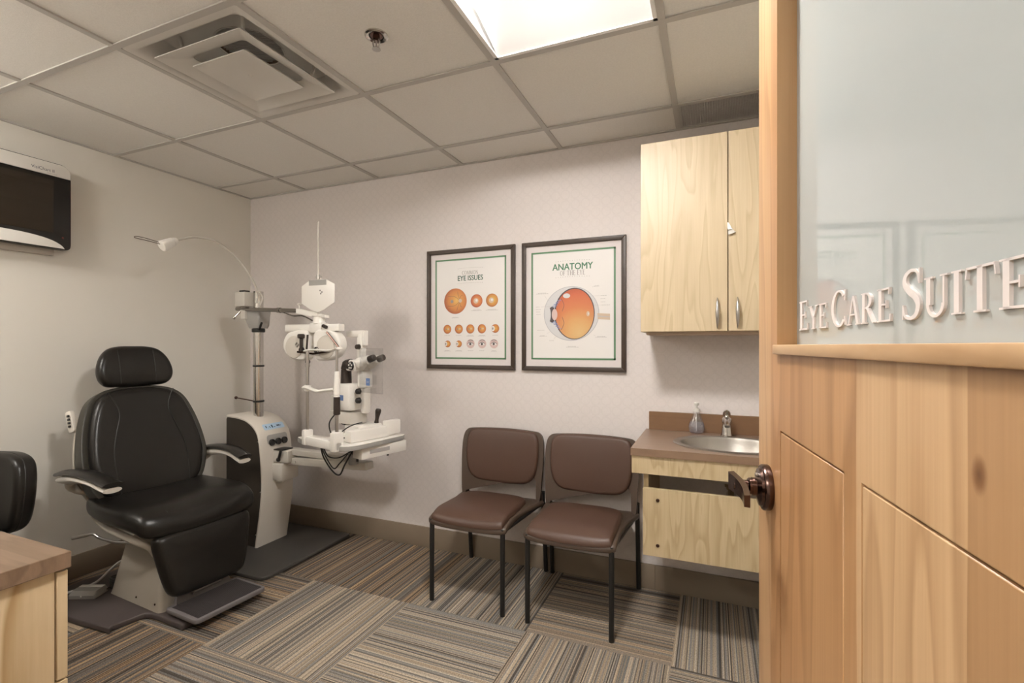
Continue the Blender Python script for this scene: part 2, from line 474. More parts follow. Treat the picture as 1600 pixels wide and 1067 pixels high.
    def done(s, name, mats, parent=None, sharp=38):
        bm = s.bm
        bm.normal_update()
        for f in bm.faces: f.smooth = True
        for e in bm.edges:
            if len(e.link_faces) == 2 and e.calc_face_angle(0) > math.radians(sharp): e.smooth = False
        me = bpy.data.meshes.new(name); bm.to_mesh(me); bm.free()
        if not isinstance(mats, (list, tuple)): mats = [mats]
        for q in mats: me.materials.append(M[q] if isinstance(q, str) else q)
        o = bpy.data.objects.new(name, me); COL.objects.link(o)
        if parent is not None: o.parent = parent
        return o

def thing(name, label, cat, loc=(0, 0, 0), rz=0, group=None):
    o = bpy.data.objects.new(name, None); COL.objects.link(o)
    o.empty_display_size = .05
    o.location = loc; o.rotation_euler = (0, 0, math.radians(rz))
    o['label'] = label; o['category'] = cat
    if group: o['group'] = group
    return o

def tag(o, label, cat, group=None):
    o['label'] = label; o['category'] = cat
    if group: o['group'] = group
    return o

def struct(o): o['kind'] = 'structure'; return o

# ------------------------------------------------------------------ room shell
H = 2.307
RX1, YF, YH = 3.60, -2.55, -4.4
GX = [.536+.6096*k for k in range(-1, 6)]
GY = [-.2684-.6096*k for k in range(0, 4)]
# floor: carpet tiles, quarter-turned
def floor():
    bm = bmesh.new(); uv = bm.loops.layers.uv.new('stripe'); tn = bm.loops.layers.uv.new('tone')
    TS = .598; ox, oy = 1.187, -.591
    rnd = random.Random(5)
    brown = {(-1, -1): .9, (0, -1): .85, (-1, 0): .75, (-1, 1): .95, (-2, 0): .9, (-2, 1): .6, (2, -1): .60, (0, 1): .40, (3, -1): .30, (2, 0): .40, (1, 0): .20, (0, 0): .28, (1, -1): .38, (3, 0): .45}
    along_y_extra = {(0, -1)}
    for i in range(-3, 6):
        for j in range(-2, 8):
            x0, x1 = max(0, ox+i*TS), min(RX1, ox+(i+1)*TS)
            y1, y0 = min(0, oy-j*TS), max(YH, oy-(j+1)*TS)
            if x1-x0 < 1e-4 or y1-y0 < 1e-4: continue
            ay = ((i+j) % 2 == 0) or ((i, j) in along_y_extra)
            off = rnd.uniform(0, 40); t = brown.get((i, j), rnd.uniform(.1, .7))
            f = bm.faces.new([bm.verts.new(p) for p in ((x0, y0, 0), (x1, y0, 0), (x1, y1, 0), (x0, y1, 0))])
            for l in f.loops:
                x, y = l.vert.co.x, l.vert.co.y
                l[uv].uv = (x+off, y+off*.37) if ay else (y+off, x+off*.37)
                l[tn].uv = (t, 0)
    # slab under the carpet
    r = bmesh.ops.create_cube(bm, size=1)['verts']
    bmesh.ops.scale(bm, vec=(RX1+.2, 4.6, .08), verts=r); bmesh.ops.translate(bm, vec=(RX1/2, YH/2, -.0415), verts=r)
    me = bpy.data.meshes.new('floor'); bm.to_mesh(me); bm.free(); me.materials.append(M['carpet'])
    o = bpy.data.objects.new('floor', me); COL.objects.link(o); struct(o)
floor()

b = B(); b.bx(0, RX1, 0, .1, 0, 2.6); struct(b.done('wall_back', 'paper'))
b = B(); b.bx(-.1, 0, YF-.1, .1, 0, 2.6); struct(b.done('wall_left', 'wall'))
b = B(); b.bx(RX1, RX1+.1, YH, .1, 0, 2.6); struct(b.done('wall_right', 'wall'))
DX0, DX1, DH = 2.36, 3.335, 2.06
b = B(); b.bx(0, DX0, YF-.12, YF, 0, 2.6); b.bx(DX1, RX1, YF-.12, YF, 0, 2.6); b.bx(DX0, DX1, YF-.12, YF, DH, 2.6); struct(b.done('wall_front', 'wall'))
b = B(); b.bx(0, RX1, YH-.1, YH, 0, 2.6); b.bx(-.1, 0, YH, YF-.1, 0, 2.6); struct(b.done('wall_hall', 'hall'))
b = B(); b.bx(0, 2.86, -.011, 0, 0, .125, .003); b.bx(2.86, RX1, -.011, 0, 0, .125, .003); struct(b.done('baseboard_back', 'base'))
b = B(); b.bx(0, .011, YF, -.011, 0, .125, .003); struct(b.done('baseboard_left', 'base'))
b = B(); b.bx(RX1-.011, RX1, YF, -.011, 0, .125, .003); struct(b.done('baseboard_right', 'base'))
b = B(); b.bx(.011, DX0-.02, YF, YF+.011, 0, .125, .003); struct(b.done('baseboard_front', 'base'))
b = B(); b.bx(DX0-.02, DX0+.02, YF-.14, YF+.02, 0, DH+.02); b.bx(DX1-.005, DX1+.05, YF-.14, YF+.005, 0, DH+.02); b.bx(DX0-.02, DX1+.05, YF-.14, YF+.005, DH-.02, DH+.03); struct(b.done('trim_1', 'stile'))

# ceiling: lay-in tiles on a T-bar grid; the cells of the vent, the light and the grille are open
def ceiling():
    b = B()
    xs = [0]+[x for x in GX if 0 < x < RX1]+[RX1]
    ys = [0]+[y for y in GY]+[YF]
    zt = H+.004
    for a in range(len(xs)-1):
        for c in range(len(ys)-1):
            x0, x1, y1, y0 = xs[a], xs[a+1], ys[c], ys[c+1]
            mx, my = (x0+x1)/2, (y0+y1)/2
            if 1.146 < mx < 1.755 and -1.488 < my < -.878: continue
            if 2.365 < mx < 2.975 and -2.1 < my < -.878: continue
            if mx > 2.975 and my > -.2684: continue
            b.bx(x0, x1, y0, y1, zt, zt+.015)
    b.bx(0, RX1, YH, YF-.12, zt, zt+.015)
    b.mi = 1
    w = .0122
    for x in GX:
        if 0 < x < RX1: b.bx(x-w, x+w, YF, 0, H-.002, H+.004)
    for y in GY: b.bx(0, RX1, y-w, y+w, H-.0025, H+.003)
    b.bx(0, .018, YF, 0, H-.002, H+.003); b.bx(0, RX1, -.018, 0, H-.0022, H+.003); b.bx(RX1-.018, RX1, YF, 0, H-.002, H+.003)
    b.mi = 2; b.bx(-.1, RX1+.1, YH-.1, .1, 2.6, 2.65)
    struct(b.done('ceiling', ['ceil', 'tbar', 'plenum']))
ceiling()

# ------------------------------------------------------------------ ceiling fixtures
def troffer():
    x0, x1, y1, y0 = 2.377, 2.963, -.890, -2.085
    cx, cy = (x0+x1)/2, (y0+y1)/2
    t = thing('ceiling_light', 'lit recessed fluorescent ceiling light with white sloping end panel', 'ceiling light', (cx, cy, H))
    b = B(T(-cx, -cy, -H))
    z0, z1 = H+.002, H+.088
    f = .014
    b.bx(x0, x1, y1-f, y1, z0-.004, z0+.002); b.bx(x0, x1, y0, y0+f, z0-.004, z0+.002)
    b.bx(x0, x0+f, y0, y1, z0-.004, z0+.002); b.bx(x1-f, x1, y0, y1, z0-.004, z0+.002)
    b.bx(x0-.004, x1+.004, y0-.004, y1+.004, z1+.012, z1+.02)
    b.bx(x0-.004, x0, y0, y1, z0, z1+.014); b.bx(x1, x1+.004, y0, y1, z0, z1+.014); b.bx(x0, x1, y1, y1+.004, z0, z1+.014); b.bx(x0, x1, y0-.004, y0, z0, z1+.014)
    b.done('housing', 'fixture', t)
    for nm, ya, yb in (('end_panel', y1-f, -1.235), ('end_panel', y0+f, -1.74)):
        b = B(T(-cx, -cy, -H))
        L = []
        for k in range(7):
            u = k/6; y = ya+(yb-ya)*u; z = z0+(z1-.012-z0)*math.sin(u*PI/2)
            L.append([(x0+f, y, z), (x1-f, y, z), (x1-f, y, z+.004), (x0+f, y, z+.004)])
        b.loft(L)
        b.done(nm, 'fixture', t)
    b = B(T(-cx, -cy, -H)); b.bx(x0+.165, x1-.165, -1.60, -1.36, z1-.030, z1-.004, .006)
    b.done('lens', 'lens', t)
    b = B(T(-cx, -cy, -H)); b.bx(x0+f, x0+f+.004, -1.235, -1.74, z0+.01, z1); b.done('side_reflector', 'fixture', t); b = B(T(-cx, -cy, -H)); b.bx(x1-f-.004, x1-f, -1.235, -1.74, z0+.01, z1); b.done('side_reflector', 'fixture', t)
troffer()

def small_light(x0, x1, y0, y1, label, lens='lens2', z=H):
    cx, cy = (x0+x1)/2, (y0+y1)/2
    t = thing('ceiling_light', label, 'ceiling light', (cx, cy, z))
    w, d = (x1-x0)/2, (y1-y0)/2
    b = B(); b.bx(-w, w, -d, d, -.030, -.003, .004); b.done('housing', 'fixture', t)
    b = B(); b.bx(-w+.015, w-.015, -d+.015, d-.015, -.085, -.029, .012); b.done('lens', lens, t)
small_light(.38, .72, -2.44, -2.16, 'lit surface ceiling light above the desk and stool')
small_light(1.7, 2.9, -3.75, -3.25, 'unseen fill light added on the hall ceiling outside the door', 'hall_fill', z=H+.004)  # unseen lamp, added to send frontal fill through the doorway

def vent():
    cx, cy = (1.146+1.7556)/2, (-.878-1.4876)/2
    t = thing('ceiling_vent', 'square white ceiling air diffuser with nested plates and dark duct', 'air vent', (cx, cy, H))
    h = .3048-.0122
    def sq(r, z, rad=.012): return [(x, y, z) for x, y in rrect(2*r, 2*r, rad, 4)]
    b = B()
    b.loft([sq(h, .003), sq(h, -.001), sq(.268, -.001), sq(.255, .008, .03), sq(.245, .035, .05), sq(.235, .075, .09), sq(.15, .095, .14), sq(.118, .10, .115)], cap=False)
    b.done('pan', 'vent', t)
    b = B(); b.lathe([(.125, .098), (.118, .30), (.0, .30)], seg=40)
    b.done('duct', 'duct', t)
    b = B()
    for k in range(-9, 10):
        y = k*.0125; w = math.sqrt(max(0, .118**2-y*y))
        b.box((0, y, .115), (2*w, .003, .012), RZ(25))
    b.done('damper_grid', 'mesh', t)
    b = B()
    b.loft([sq(.222, -.012, .004), sq(.222, -.015, .004), sq(.165, .002, .012), sq(.140, .016, .02), sq(.140, .020, .02), sq(.165, .006, .012), sq(.222, -.009, .004)], cap=False)
    b.done('ring_plate', 'vent', t)
    b = B()
    b.loft([sq(.02, -.004, .01), sq(.126, -.006, .01), sq(.137, -.017, .004), sq(.137, -.020, .004), sq(.105, -.013, .02), sq(.05, -.010, .03), sq(.03, -.012, .028)])
    b.lathe([(0, -.016), (.007, -.015), (.010, -.012)], seg=16)
    b.done('centre_plate', 'vent', t)
    for k in range(4):
        b = B(); b.cyl(RZ(45+90*k) @ Vector((.215, 0, .008)), RZ(45+90*k) @ Vector((.235, 0, .085)), .006, seg=8); b.done('hanger', 'vent', t)
vent()

def sprinkler():
    t = thing('fire_sprinkler', 'chrome pendent fire sprinkler head in the ceiling', 'sprinkler', (2.051, -1.175, H+.004))
    b = B(); b.lathe([(.0, 0), (.040, 0), (.040, -.004), (.034, -.007), (.026, -.004), (.026, .0), (0, .0)], seg=32); b.done('escutcheon', 'chrome', t)
    b = B(); b.lathe([(.0, .0), (.022, -.001), (.022, -.003), (.012, -.004), (.012, -.016), (.009, -.018), (0, -.018)]); b.done('body', 'bronze', t)
    b = B()
    for s in (-1, 1): b.tube(catmull([(s*.010, 0, -.014), (s*.014, 0, -.026), (s*.010, 0, -.040), (s*.003, 0, -.047)], 4, False), .0025, 8)
    b.cyl((0, 0, -.018), (0, 0, -.045), .003); b.done('frame_arms', 'nickel', t)
    b = B(); b.lathe([(0, -.046), (.014, -.047), (.015, -.049), (0, -.050)], seg=20); b.done('deflector', 'nickel', t)
sprinkler()

def grille():
    x0, x1, y0, y1 = 2.990, RX1-.02, -.255, -.022
    t = thing('return_grille', 'dark perforated return air grille in the ceiling above the cabinet', 'air grille', ((x0+x1)/2, (y0+y1)/2, H))
    cx, cy = (x0+x1)/2, (y0+y1)/2
    b = B(T(-cx, -cy, 0))
    for y in (y0, y1): b.bx(x0, x1, y-.006, y+.006, .001, .006)
    for x in (x0, x1): b.bx(x-.006, x+.006, y0, y1, .001, .006)
    b.done('frame', 'tbar', t)
    b = B(T(-cx, -cy, 0))
    n = int((x1-x0)/.0105)
    for k in range(n+1): b.bx(x0+k*.0105, x0+k*.0105+.0042, y0, y1, .004, .012)
    n = int((y1-y0)/.0105)
    for k in range(n+1): b.bx(x0, x1, y0+k*.0105, y0+k*.0105+.0042, .0035, .0115)
    b.done('core', 'mesh', t)
    b = B(T(-cx, -cy, 0)); b.bx(x0, x1, y0, y1, .05, .054); b.done('backing', 'dark', t)
grille()

# ------------------------------------------------------------------ serif lettering
def q(p0, p1, w):
    p0, p1 = Vector(p0), Vector(p1)
    return [(p0.x-w/2, p0.y), (p0.x+w/2, p0.y), (p1.x+w/2, p1.y), (p1.x-w/2, p1.y)]
def rc(x0, x1, y0, y1): return [(x0, y0), (x1, y0), (x1, y1), (x0, y1)]
def arc(cx, cy, rx, ry, a0, a1, wv, wh, n=18):
    out = []
    for k in range(n):
        P = []
        for a in (a0+(a1-a0)*k/n, a0+(a1-a0)*(k+1)/n):
            c, s = math.cos(math.radians(a)), math.sin(math.radians(a))
            P.append(((cx+rx*c, cy+ry*s), (cx+(rx-wv)*c, cy+(ry-wh)*s)))
        out.append([P[0][0], P[1][0], P[1][1], P[0][1]])
    return out
def sweep(pts, ws):
    P = [Vector(p) for p in pts]; L = []
    for i, p in enumerate(P):
        d = (P[min(len(P)-1, i+1)]-P[max(0, i-1)]).normalized(); n = Vector((-d.y, d.x))*ws[i]/2
        L.append((tuple(p+n), tuple(p-n)))
    return [[L[i][0], L[i+1][0], L[i+1][1], L[i][1]] for i in range(len(L)-1)]
TK, TN, SF = .145, .055, .042
def serif(c, y, w=.30, top=False): return rc(c-w/2, c+w/2, y-SF if top else y, y if top else y+SF)
def glyph(ch):
    g = []
    if ch in 'EF':
        g = [rc(.10, .10+TK, 0, 1), serif(.16, 1, .28, True), serif(.16, 0, .28), rc(.1, .60, .945, 1), rc(.2, .47, .49, .54), q((.575, .80), (.60, 1), .035), q((.455, .40), (.455, .63), .035)]
        if ch == 'E': g += [rc(.1, .64, 0, .055), q((.65, .22), (.625, 0), .035)]
        return g, .70
    if ch == 'Y': return [q((.14, 1), (.40, .45), TK), q((.70, 1), (.44, .45), TN), rc(.35, .35+TK, 0, .52), serif(.14, 1, .30, True), serif(.70, 1, .24, True), serif(.42, 0, .32)], .84
    if ch == 'C': return arc(.46, .5, .42, .52, 42, 318, TK, TN)+[q((.775, .70), (.79, .99), .04), q((.79, .03), (.775, .27), .04)], .84
    if ch == 'O': return arc(.46, .5, .42, .52, 0, 360, TK, TN, 28), .92
    if ch == 'A': return [q((.14, 0), (.40, 1), TN), q((.70, 0), (.43, 1), TK), rc(.25, .58, .33, .38), serif(.13, 0, .24), serif(.70, 0, .30)], .84
    if ch == 'R': return [rc(.10, .10+TK, 0, 1), serif(.17, 1, .27, True), serif(.17, 0, .30)]+arc(.30, .74, .32, .26, -90, 90, TK, TN, 10)+[rc(.17, .31, .945, 1), rc(.17, .31, .48, .53), q((.72, 0), (.38, .50), TK), serif(.76, 0, .18)], .84
    if ch == 'S':
        c = catmull([(.555, .74), (.50, .93), (.32, .985), (.15, .90), (.12, .74), (.26, .58), (.44, .45), (.53, .28), (.47, .09), (.30, .015), (.13, .07), (.07, .26)], 5, False)
        n = len(c); w = [.05+.10*math.sin(PI*i/(n-1))**2.5+(.035 if .25 < i/(n-1) < .4 else 0)*0 for i in range(n)]
        return sweep(c, w)+[q((.56, .70), (.57, 1.0), .035), q((.06, 0), (.065, .30), .035)], .66
    if ch == 'U': return [rc(.10, .10+TK, .30, 1), rc(.66, .66+TN, .30, 1), serif(.17, 1, .29, True), serif(.69, 1, .24, True)]+arc(.41, .32, .31, .34, 180, 360, .10, TN+.02, 14), .86
    if ch == 'I': return [rc(.12, .12+TK, 0, 1), serif(.19, 1, .30, True), serif(.19, 0, .30)], .40
    if ch == 'T': return [rc(.33, .33+TK, 0, 1), serif(.40, 0, .32), rc(.04, .77, .945, 1), q((.025, .74), (.055, 1), .035), q((.785, .74), (.755, 1), .035)], .82
    if ch == 'M': return [rc(.12, .12+TN, 0, 1), rc(.80, .80+TK, 0, 1), q((.17, 1), (.50, 0), TK), q((.52, 0), (.84, 1), TN), serif(.15, 0, .22), serif(.87, 0, .28), serif(.14, 1, .2, True), serif(.90, 1, .2, True)], 1.06
    if ch == 'N': return [rc(.12, .12+TN, 0, 1), rc(.74, .74+TN, 0, 1), q((.15, 1), (.74, 0), TK), serif(.15, 0, .24), serif(.14, 1, .2, True), serif(.77, 1, .24, True)], .92
    if ch == 'H': return [rc(.12, .12+TK, 0, 1), rc(.66, .66+TK, 0, 1), rc(.2, .7, .48, .53), serif(.19, 0, .29), serif(.19, 1, .29, True), serif(.73, 0, .29), serif(.73, 1, .29, True)], .94
    return [], .35

def serif_word(b, word, heights, m, width=None, depth=0, gap=.03):
    """heights: one height per letter"""
    x = 0; items = []
    for ch, h in zip(word, heights):
        g, w = glyph(ch); items.append((g, x, h)); x += (w+gap)*h
    tot = x; k = (width/tot) if width else 1
    for g, ox, h in items:
        for poly in g: b.prism([((ox+p[0]*h)*k, p[1]*h) for p in poly], depth, m)
    return tot*k

# ------------------------------------------------------------------ door (open into the room)
CAMX, CAMY, CAMZ = 3.130, -2.550, 1.2327
ang = math.radians(6.76)
dN = Vector((math.cos(ang), math.sin(ang), 0))          # from the lens side into the door
dS = Vector((-math.sin(ang), math.cos(ang), 0))         # along the door towards its free edge
DF = .1864                                              # face plane
ORG = Vector((CAMX, CAMY, 0))+dN*DF                      # door-local origin
def door():
    # local x runs along the door from hinge to free edge, local y = out of the face (towards the hall side), z up
    m = fr(ORG, dS, -dN, (0, 0, 1))
    root = bpy.data.objects.new('door_1', None); COL.objects.link(root); root['kind'] = 'structure'
    root['label'] = 'pale alder door standing open with a frosted pane'
    root.matrix_world = m
    S1, S0 = .935, .022
    TH = .046
    gx1, gx0, gz0, gz1 = .8118, .145, 1.2345, 1.93
    # slab with routed grooves: a stepped face grid below the lip, plain stiles and rail round the pane
    b = B()
    zb = .006
    b.bx(S0, S1, -TH, -.004, zb, gz0-.002)
    b.bx(gx1, S1, -TH, 0, gz0-.002, 2.04); b.bx(S0, gx0, -TH, 0, gz0-.002, 2.04); b.bx(gx0, gx1, -TH, 0, gz1, 2.04)
    g = .0028
    panels = [(.5526, .7916), (.2706, .5096), (.035, .2276)]
    zt, zl = 1.107, .13
    xs = sorted([S0, S1]+[v+d for p in panels for v in p for d in (-g/2, g/2)])
    # face strips between the grooves
    x = S1
    cuts = []
    for p0, p1 in panels:
        b.bx(p0+g/2, p1-g/2, -.004, 0, zl+g/2, zt-g/2, .0008, seg=1)
    b.bx(S0, S1, -.0041, 0, zt+g/2, gz0-.002); b.bx(S0, S1, -.0041, 0, zb, zl-g/2)
    edges = [S1]+[v for p in panels for v in (p[1]+g/2, p[0]-g/2)]+[S0]
    for k in range(0, len(edges), 2): b.bx(edges[k+1], edges[k], -.0041, 0, zl-g/2, zt+g/2)
    b.done('slab', 'door', root)
    b = B(); b.bx(gx1-.0012, gx1+.0002, -.0266, .0002, gz0, gz1); b.done('glazing_bead', 'stile', root)
    b = B(); b.bx(gx0, gx1-.001, -.0326, -.0266, gz0-.001, gz1+.001); b.done('glass_pane', 'frost', root)
    b = B(); b.bx(gx0-.05, gx1+.0005, -.0266, .0065, gz0-.014, gz0, .0015); b.done('ledge', 'lip', root)
    # lettering: small capitals standing proud of the glass; reads towards the hinge, so along -x
    b = B()
    for word, xa, xb in (('EYE', .7927, .676), ('CARE', .6654, .5127), ('SUITE', .4967, .346)):
        big, sm = .0410, .0312
        mm = fr((xa, -.0266, 1.2552), (-1, 0, 0), (0, 0, 1), (0, 1, 0))
        serif_word(b, word, [big]+[sm]*(len(word)-1), mm, xa-xb, .0022)
    b.done('lettering', 'letter', root)
    # lever handle, both sides share the rose position
    hx, hz = .860, 1.006
    h = B(); h.lathe([(0, 0), (.0350, 0), (.0360, .002), (.0360, .010), (.0345, .012), (.031, .0125), (.029, .016), (.020, .018), (.0145, .020), (.0145, .026), (0, .026)], (hx, 0, hz), (0, 1, 0), 40)
    hd = h.done('door_handle', 'bronze', root)
    L = B(); L.cyl((hx, .026, hz), (hx, .053, hz), .0095, bev=.002); L.cyl((hx, .022, hz), (hx, .032, hz), .0135, bev=.002)
    prof = []
    for k in range(9):
        t = k/8; xx = hx+.018-.094*t
        hh = .0155*(1-.40*t); yo = .054-.008*t**1.5-.007*math.sin(t*PI); zc = hz+.003-.006*t
        th = .0042
        prof.append([(xx, yo-th, zc-hh), (xx, yo+th, zc-hh*.92), (xx, yo+th, zc+hh*.92), (xx, yo-th, zc+hh)])
    L.loft(prof)
    L.done('lever', 'bronze', hd)
    K = B(); K.cyl((hx-.004, .018, hz+.020), (hx-.004, .0215, hz+.020), .0032); K.done('set_screw', 'nickel', hd)
door()

# ------------------------------------------------------------------ guest chairs
def guest_chair():
    t = thing('guest_chair', 'brown vinyl guest chair with black legs, nearer the instrument column', 'chair', (2.056, -.272, 0), 0, 'brown guest chairs along the wall')
    for s in (-1, 1):
        b = B(); b.tube([(s*.187, -.25, .0), (s*.187, -.25, .2), (s*.187, -.248, .395)], .0115, 14); b.done('leg', 'blackmetal', t)
        b = B(); b.tube(catmull([(s*.229, .247, 0), (s*.229, .238, .1), (s*.229, .222, .25), (s*.229, .20, .40), (s*.230, .195, .45)], 5, False), .0115, 14); b.done('leg', 'blackmetal', t)
    # seat shell, flared at the back
    def dip(x, y, z):
        fy = max(0, -y-.17); return (x, y, z-fy*fy*2.6-.10*max(0, y-.02)**1.3)
    shell = catmull([(-.182, -.262), (0, -.272), (.182, -.262), (.206, -.225), (.205, -.12), (.218, .02), (.236, .13), (.232, .185), (.12, .19), (0, .19), (-.12, .19), (-.232, .185), (-.236, .13), (-.218, .02), (-.205, -.12), (-.206, -.225)], 4)
    b = B(); b.cushion(shell, .014, .016, .012, 0, T(0, 0, .404), dip); b.done('seat_shell', 'shell', t)
    pad = catmull([(-.165, -.264), (0, -.275), (.165, -.264), (.190, -.23), (.190, -.10), (.184, .02), (.168, .095), (.10, .128), (0, .133), (-.10, .128), (-.168, .095), (-.184, .02), (-.190, -.10), (-.190, -.23)], 4)
    b = B(); b.cushion(pad, .026, .004, .022, .006, T(0, 0, .417), dip); b.done('seat', 'brown', t)
    # backrest leaning to the wall, hollow towards the sitter
    lean = math.radians(7)
    mb = fr((0, .168, .44), (1, 0, 0), (0, math.sin(lean), math.cos(lean)), (0, -math.cos(lean), math.sin(lean)))
    def hollow(x, y, z): return (x, y, z+.42*x*x-.05*(y-.16)**2)
    sh = catmull([(-.230, -.03), (-.210, -.03), (-.206, .03), (-.200, .075), (-.16, .092), (0, .090), (.16, .092), (.200, .075), (.206, .03), (.210, -.03), (.230, -.03), (.239, .10), (.243, .20), (.239, .275), (.220, .318), (.17, .331), (0, .337), (-.17, .331), (-.220, .318), (-.239, .275), (-.243, .20), (-.239, .10)], 4)
    # the shell is a slab; built as a strip so the notch under the pad stays open
    b = B()
    n = len(sh)
    tt = bmesh.new()
    f1 = [tt.verts.new(Vector(hollow(p[0], p[1], .006))) for p in sh]; f0 = [tt.verts.new(Vector(hollow(p[0], p[1], -.012))) for p in sh]
    for k in range(n): tt.faces.new((f0[k], f0[(k+1) % n], f1[(k+1) % n], f1[k]))
    A = tt.faces.new(f1); C = tt.faces.new(f0[::-1])
    bmesh.ops.triangulate(tt, faces=[A, C])
    b.add(tt, mb)
    for s in (-1, 1): b.tube(catmull([(s*.220, .180, .390), (s*.221, .174, .42), (s*.221, .166, .45)], 4, False), .014, 12)
    b.done('back_shell', 'shell', t)
    bp = catmull([(-.150, .052), (-.07, .041), (0, .038), (.07, .041), (.150, .052), (.194, .092), (.211, .16), (.214, .24), (.206, .297), (.175, .326), (.09, .333), (0, .335), (-.09, .333), (-.175, .326), (-.206, .297), (-.214, .24), (-.211, .16), (-.194, .092)], 4)
    b = B(); b.cushion(bp, .028, .004, .020, .006, mb, hollow); b.done('backrest', 'brown', t)
    b = B(); b.tube([(-.19, .205, .385), (.19, .205, .385)], .009, 10); b.tube([(-.187, -.24, .380), (.187, -.24, .380)], .009, 10)
    for s in (-1, 1): b.tube([(s*.187, -.245, .382), (s*.228, .21, .388)], .009, 10)
    b.done('seat_frame', 'blackmetal', t)
    return t

def copy_tree(root, loc, label):
    r = root.copy(); COL.objects.link(r); r.location = loc; r['label'] = label
    for ch in list(root.children):
        c = ch.copy(); COL.objects.link(c); c.parent = r
        for g in ch.children:
            d = g.copy(); COL.objects.link(d); d.parent = c
    return r
gc = guest_chair()
copy_tree(gc, (2.553, -.275, 0), 'brown vinyl guest chair with black legs, beside the sink vanity')

# ------------------------------------------------------------------ framed posters
def poster(x, label):
    t = thing('framed_poster', label, 'poster', (x, 0, 1.4525), 0, 'framed eye posters on the wall')
    W, Hh, f = .5765, .711, .024
    wm = fr((0, 0, 0), (1, 0, 0), (0, 0, 1), (0, -1, 0))
    b = B()
    w, h = W/2, Hh/2
    for side in range(4):
        # mitred moulding bars
        A = [(-w, -h), (w, -h), (w, h), (-w, h)]; I = [(-w+f, -h+f), (w-f, -h+f), (w-f, h-f), (-w+f, h-f)]
        a0, a1, i1, i0 = A[side], A[(side+1) % 4], I[(side+1) % 4], I[side]
        b.prism([a0, a1, i1, i0], .022, wm, .003, 2)
    b.done('frame', 'frame', t)
    b = B(); b.prism(rc(-w+f-.004, w-f+.004, -h+f-.004, h-f+.004), .010, wm); b.done('mat_board', 'matboard', t)
    return t, wm

def flat(b, pts, wm, lvl): b.prism(pts, .00012, wm, z0=.0108+.0002*lvl)
def border(b, x0, x1, y0, y1, w, wm, lvl):
    for p in (rc(x0, x1, y1-w, y1), rc(x0, x1, y0, y0+w), rc(x0, x0+w, y0, y1), rc(x1-w, x1, y0, y1)): flat(b, p, wm, lvl)
def lines(par, cx, cy, w, wm, rows=2, h=.0022, lvl=2):
    b = B()
    for k in range(rows):
        ww = w*(1 if k == rows-1 else .7); x = cx-ww/2
        while x < cx+ww/2-.004:
            d = random.uniform(.004, .011); flat(b, rc(x, min(cx+ww/2, x+d), cy-h/2-k*h*1.9, cy+h/2-k*h*1.9), wm, lvl); x += d+.0016
    b.done('caption', 'ink2', par)
def dotted(b, cx, cy, w, wm):
    n = 15
    for k in range(n): flat(b, ell(cx-w/2+w*k/(n-1), cy+.003*math.sin(PI*k/(n-1)), .0016, n=8), wm, 2)

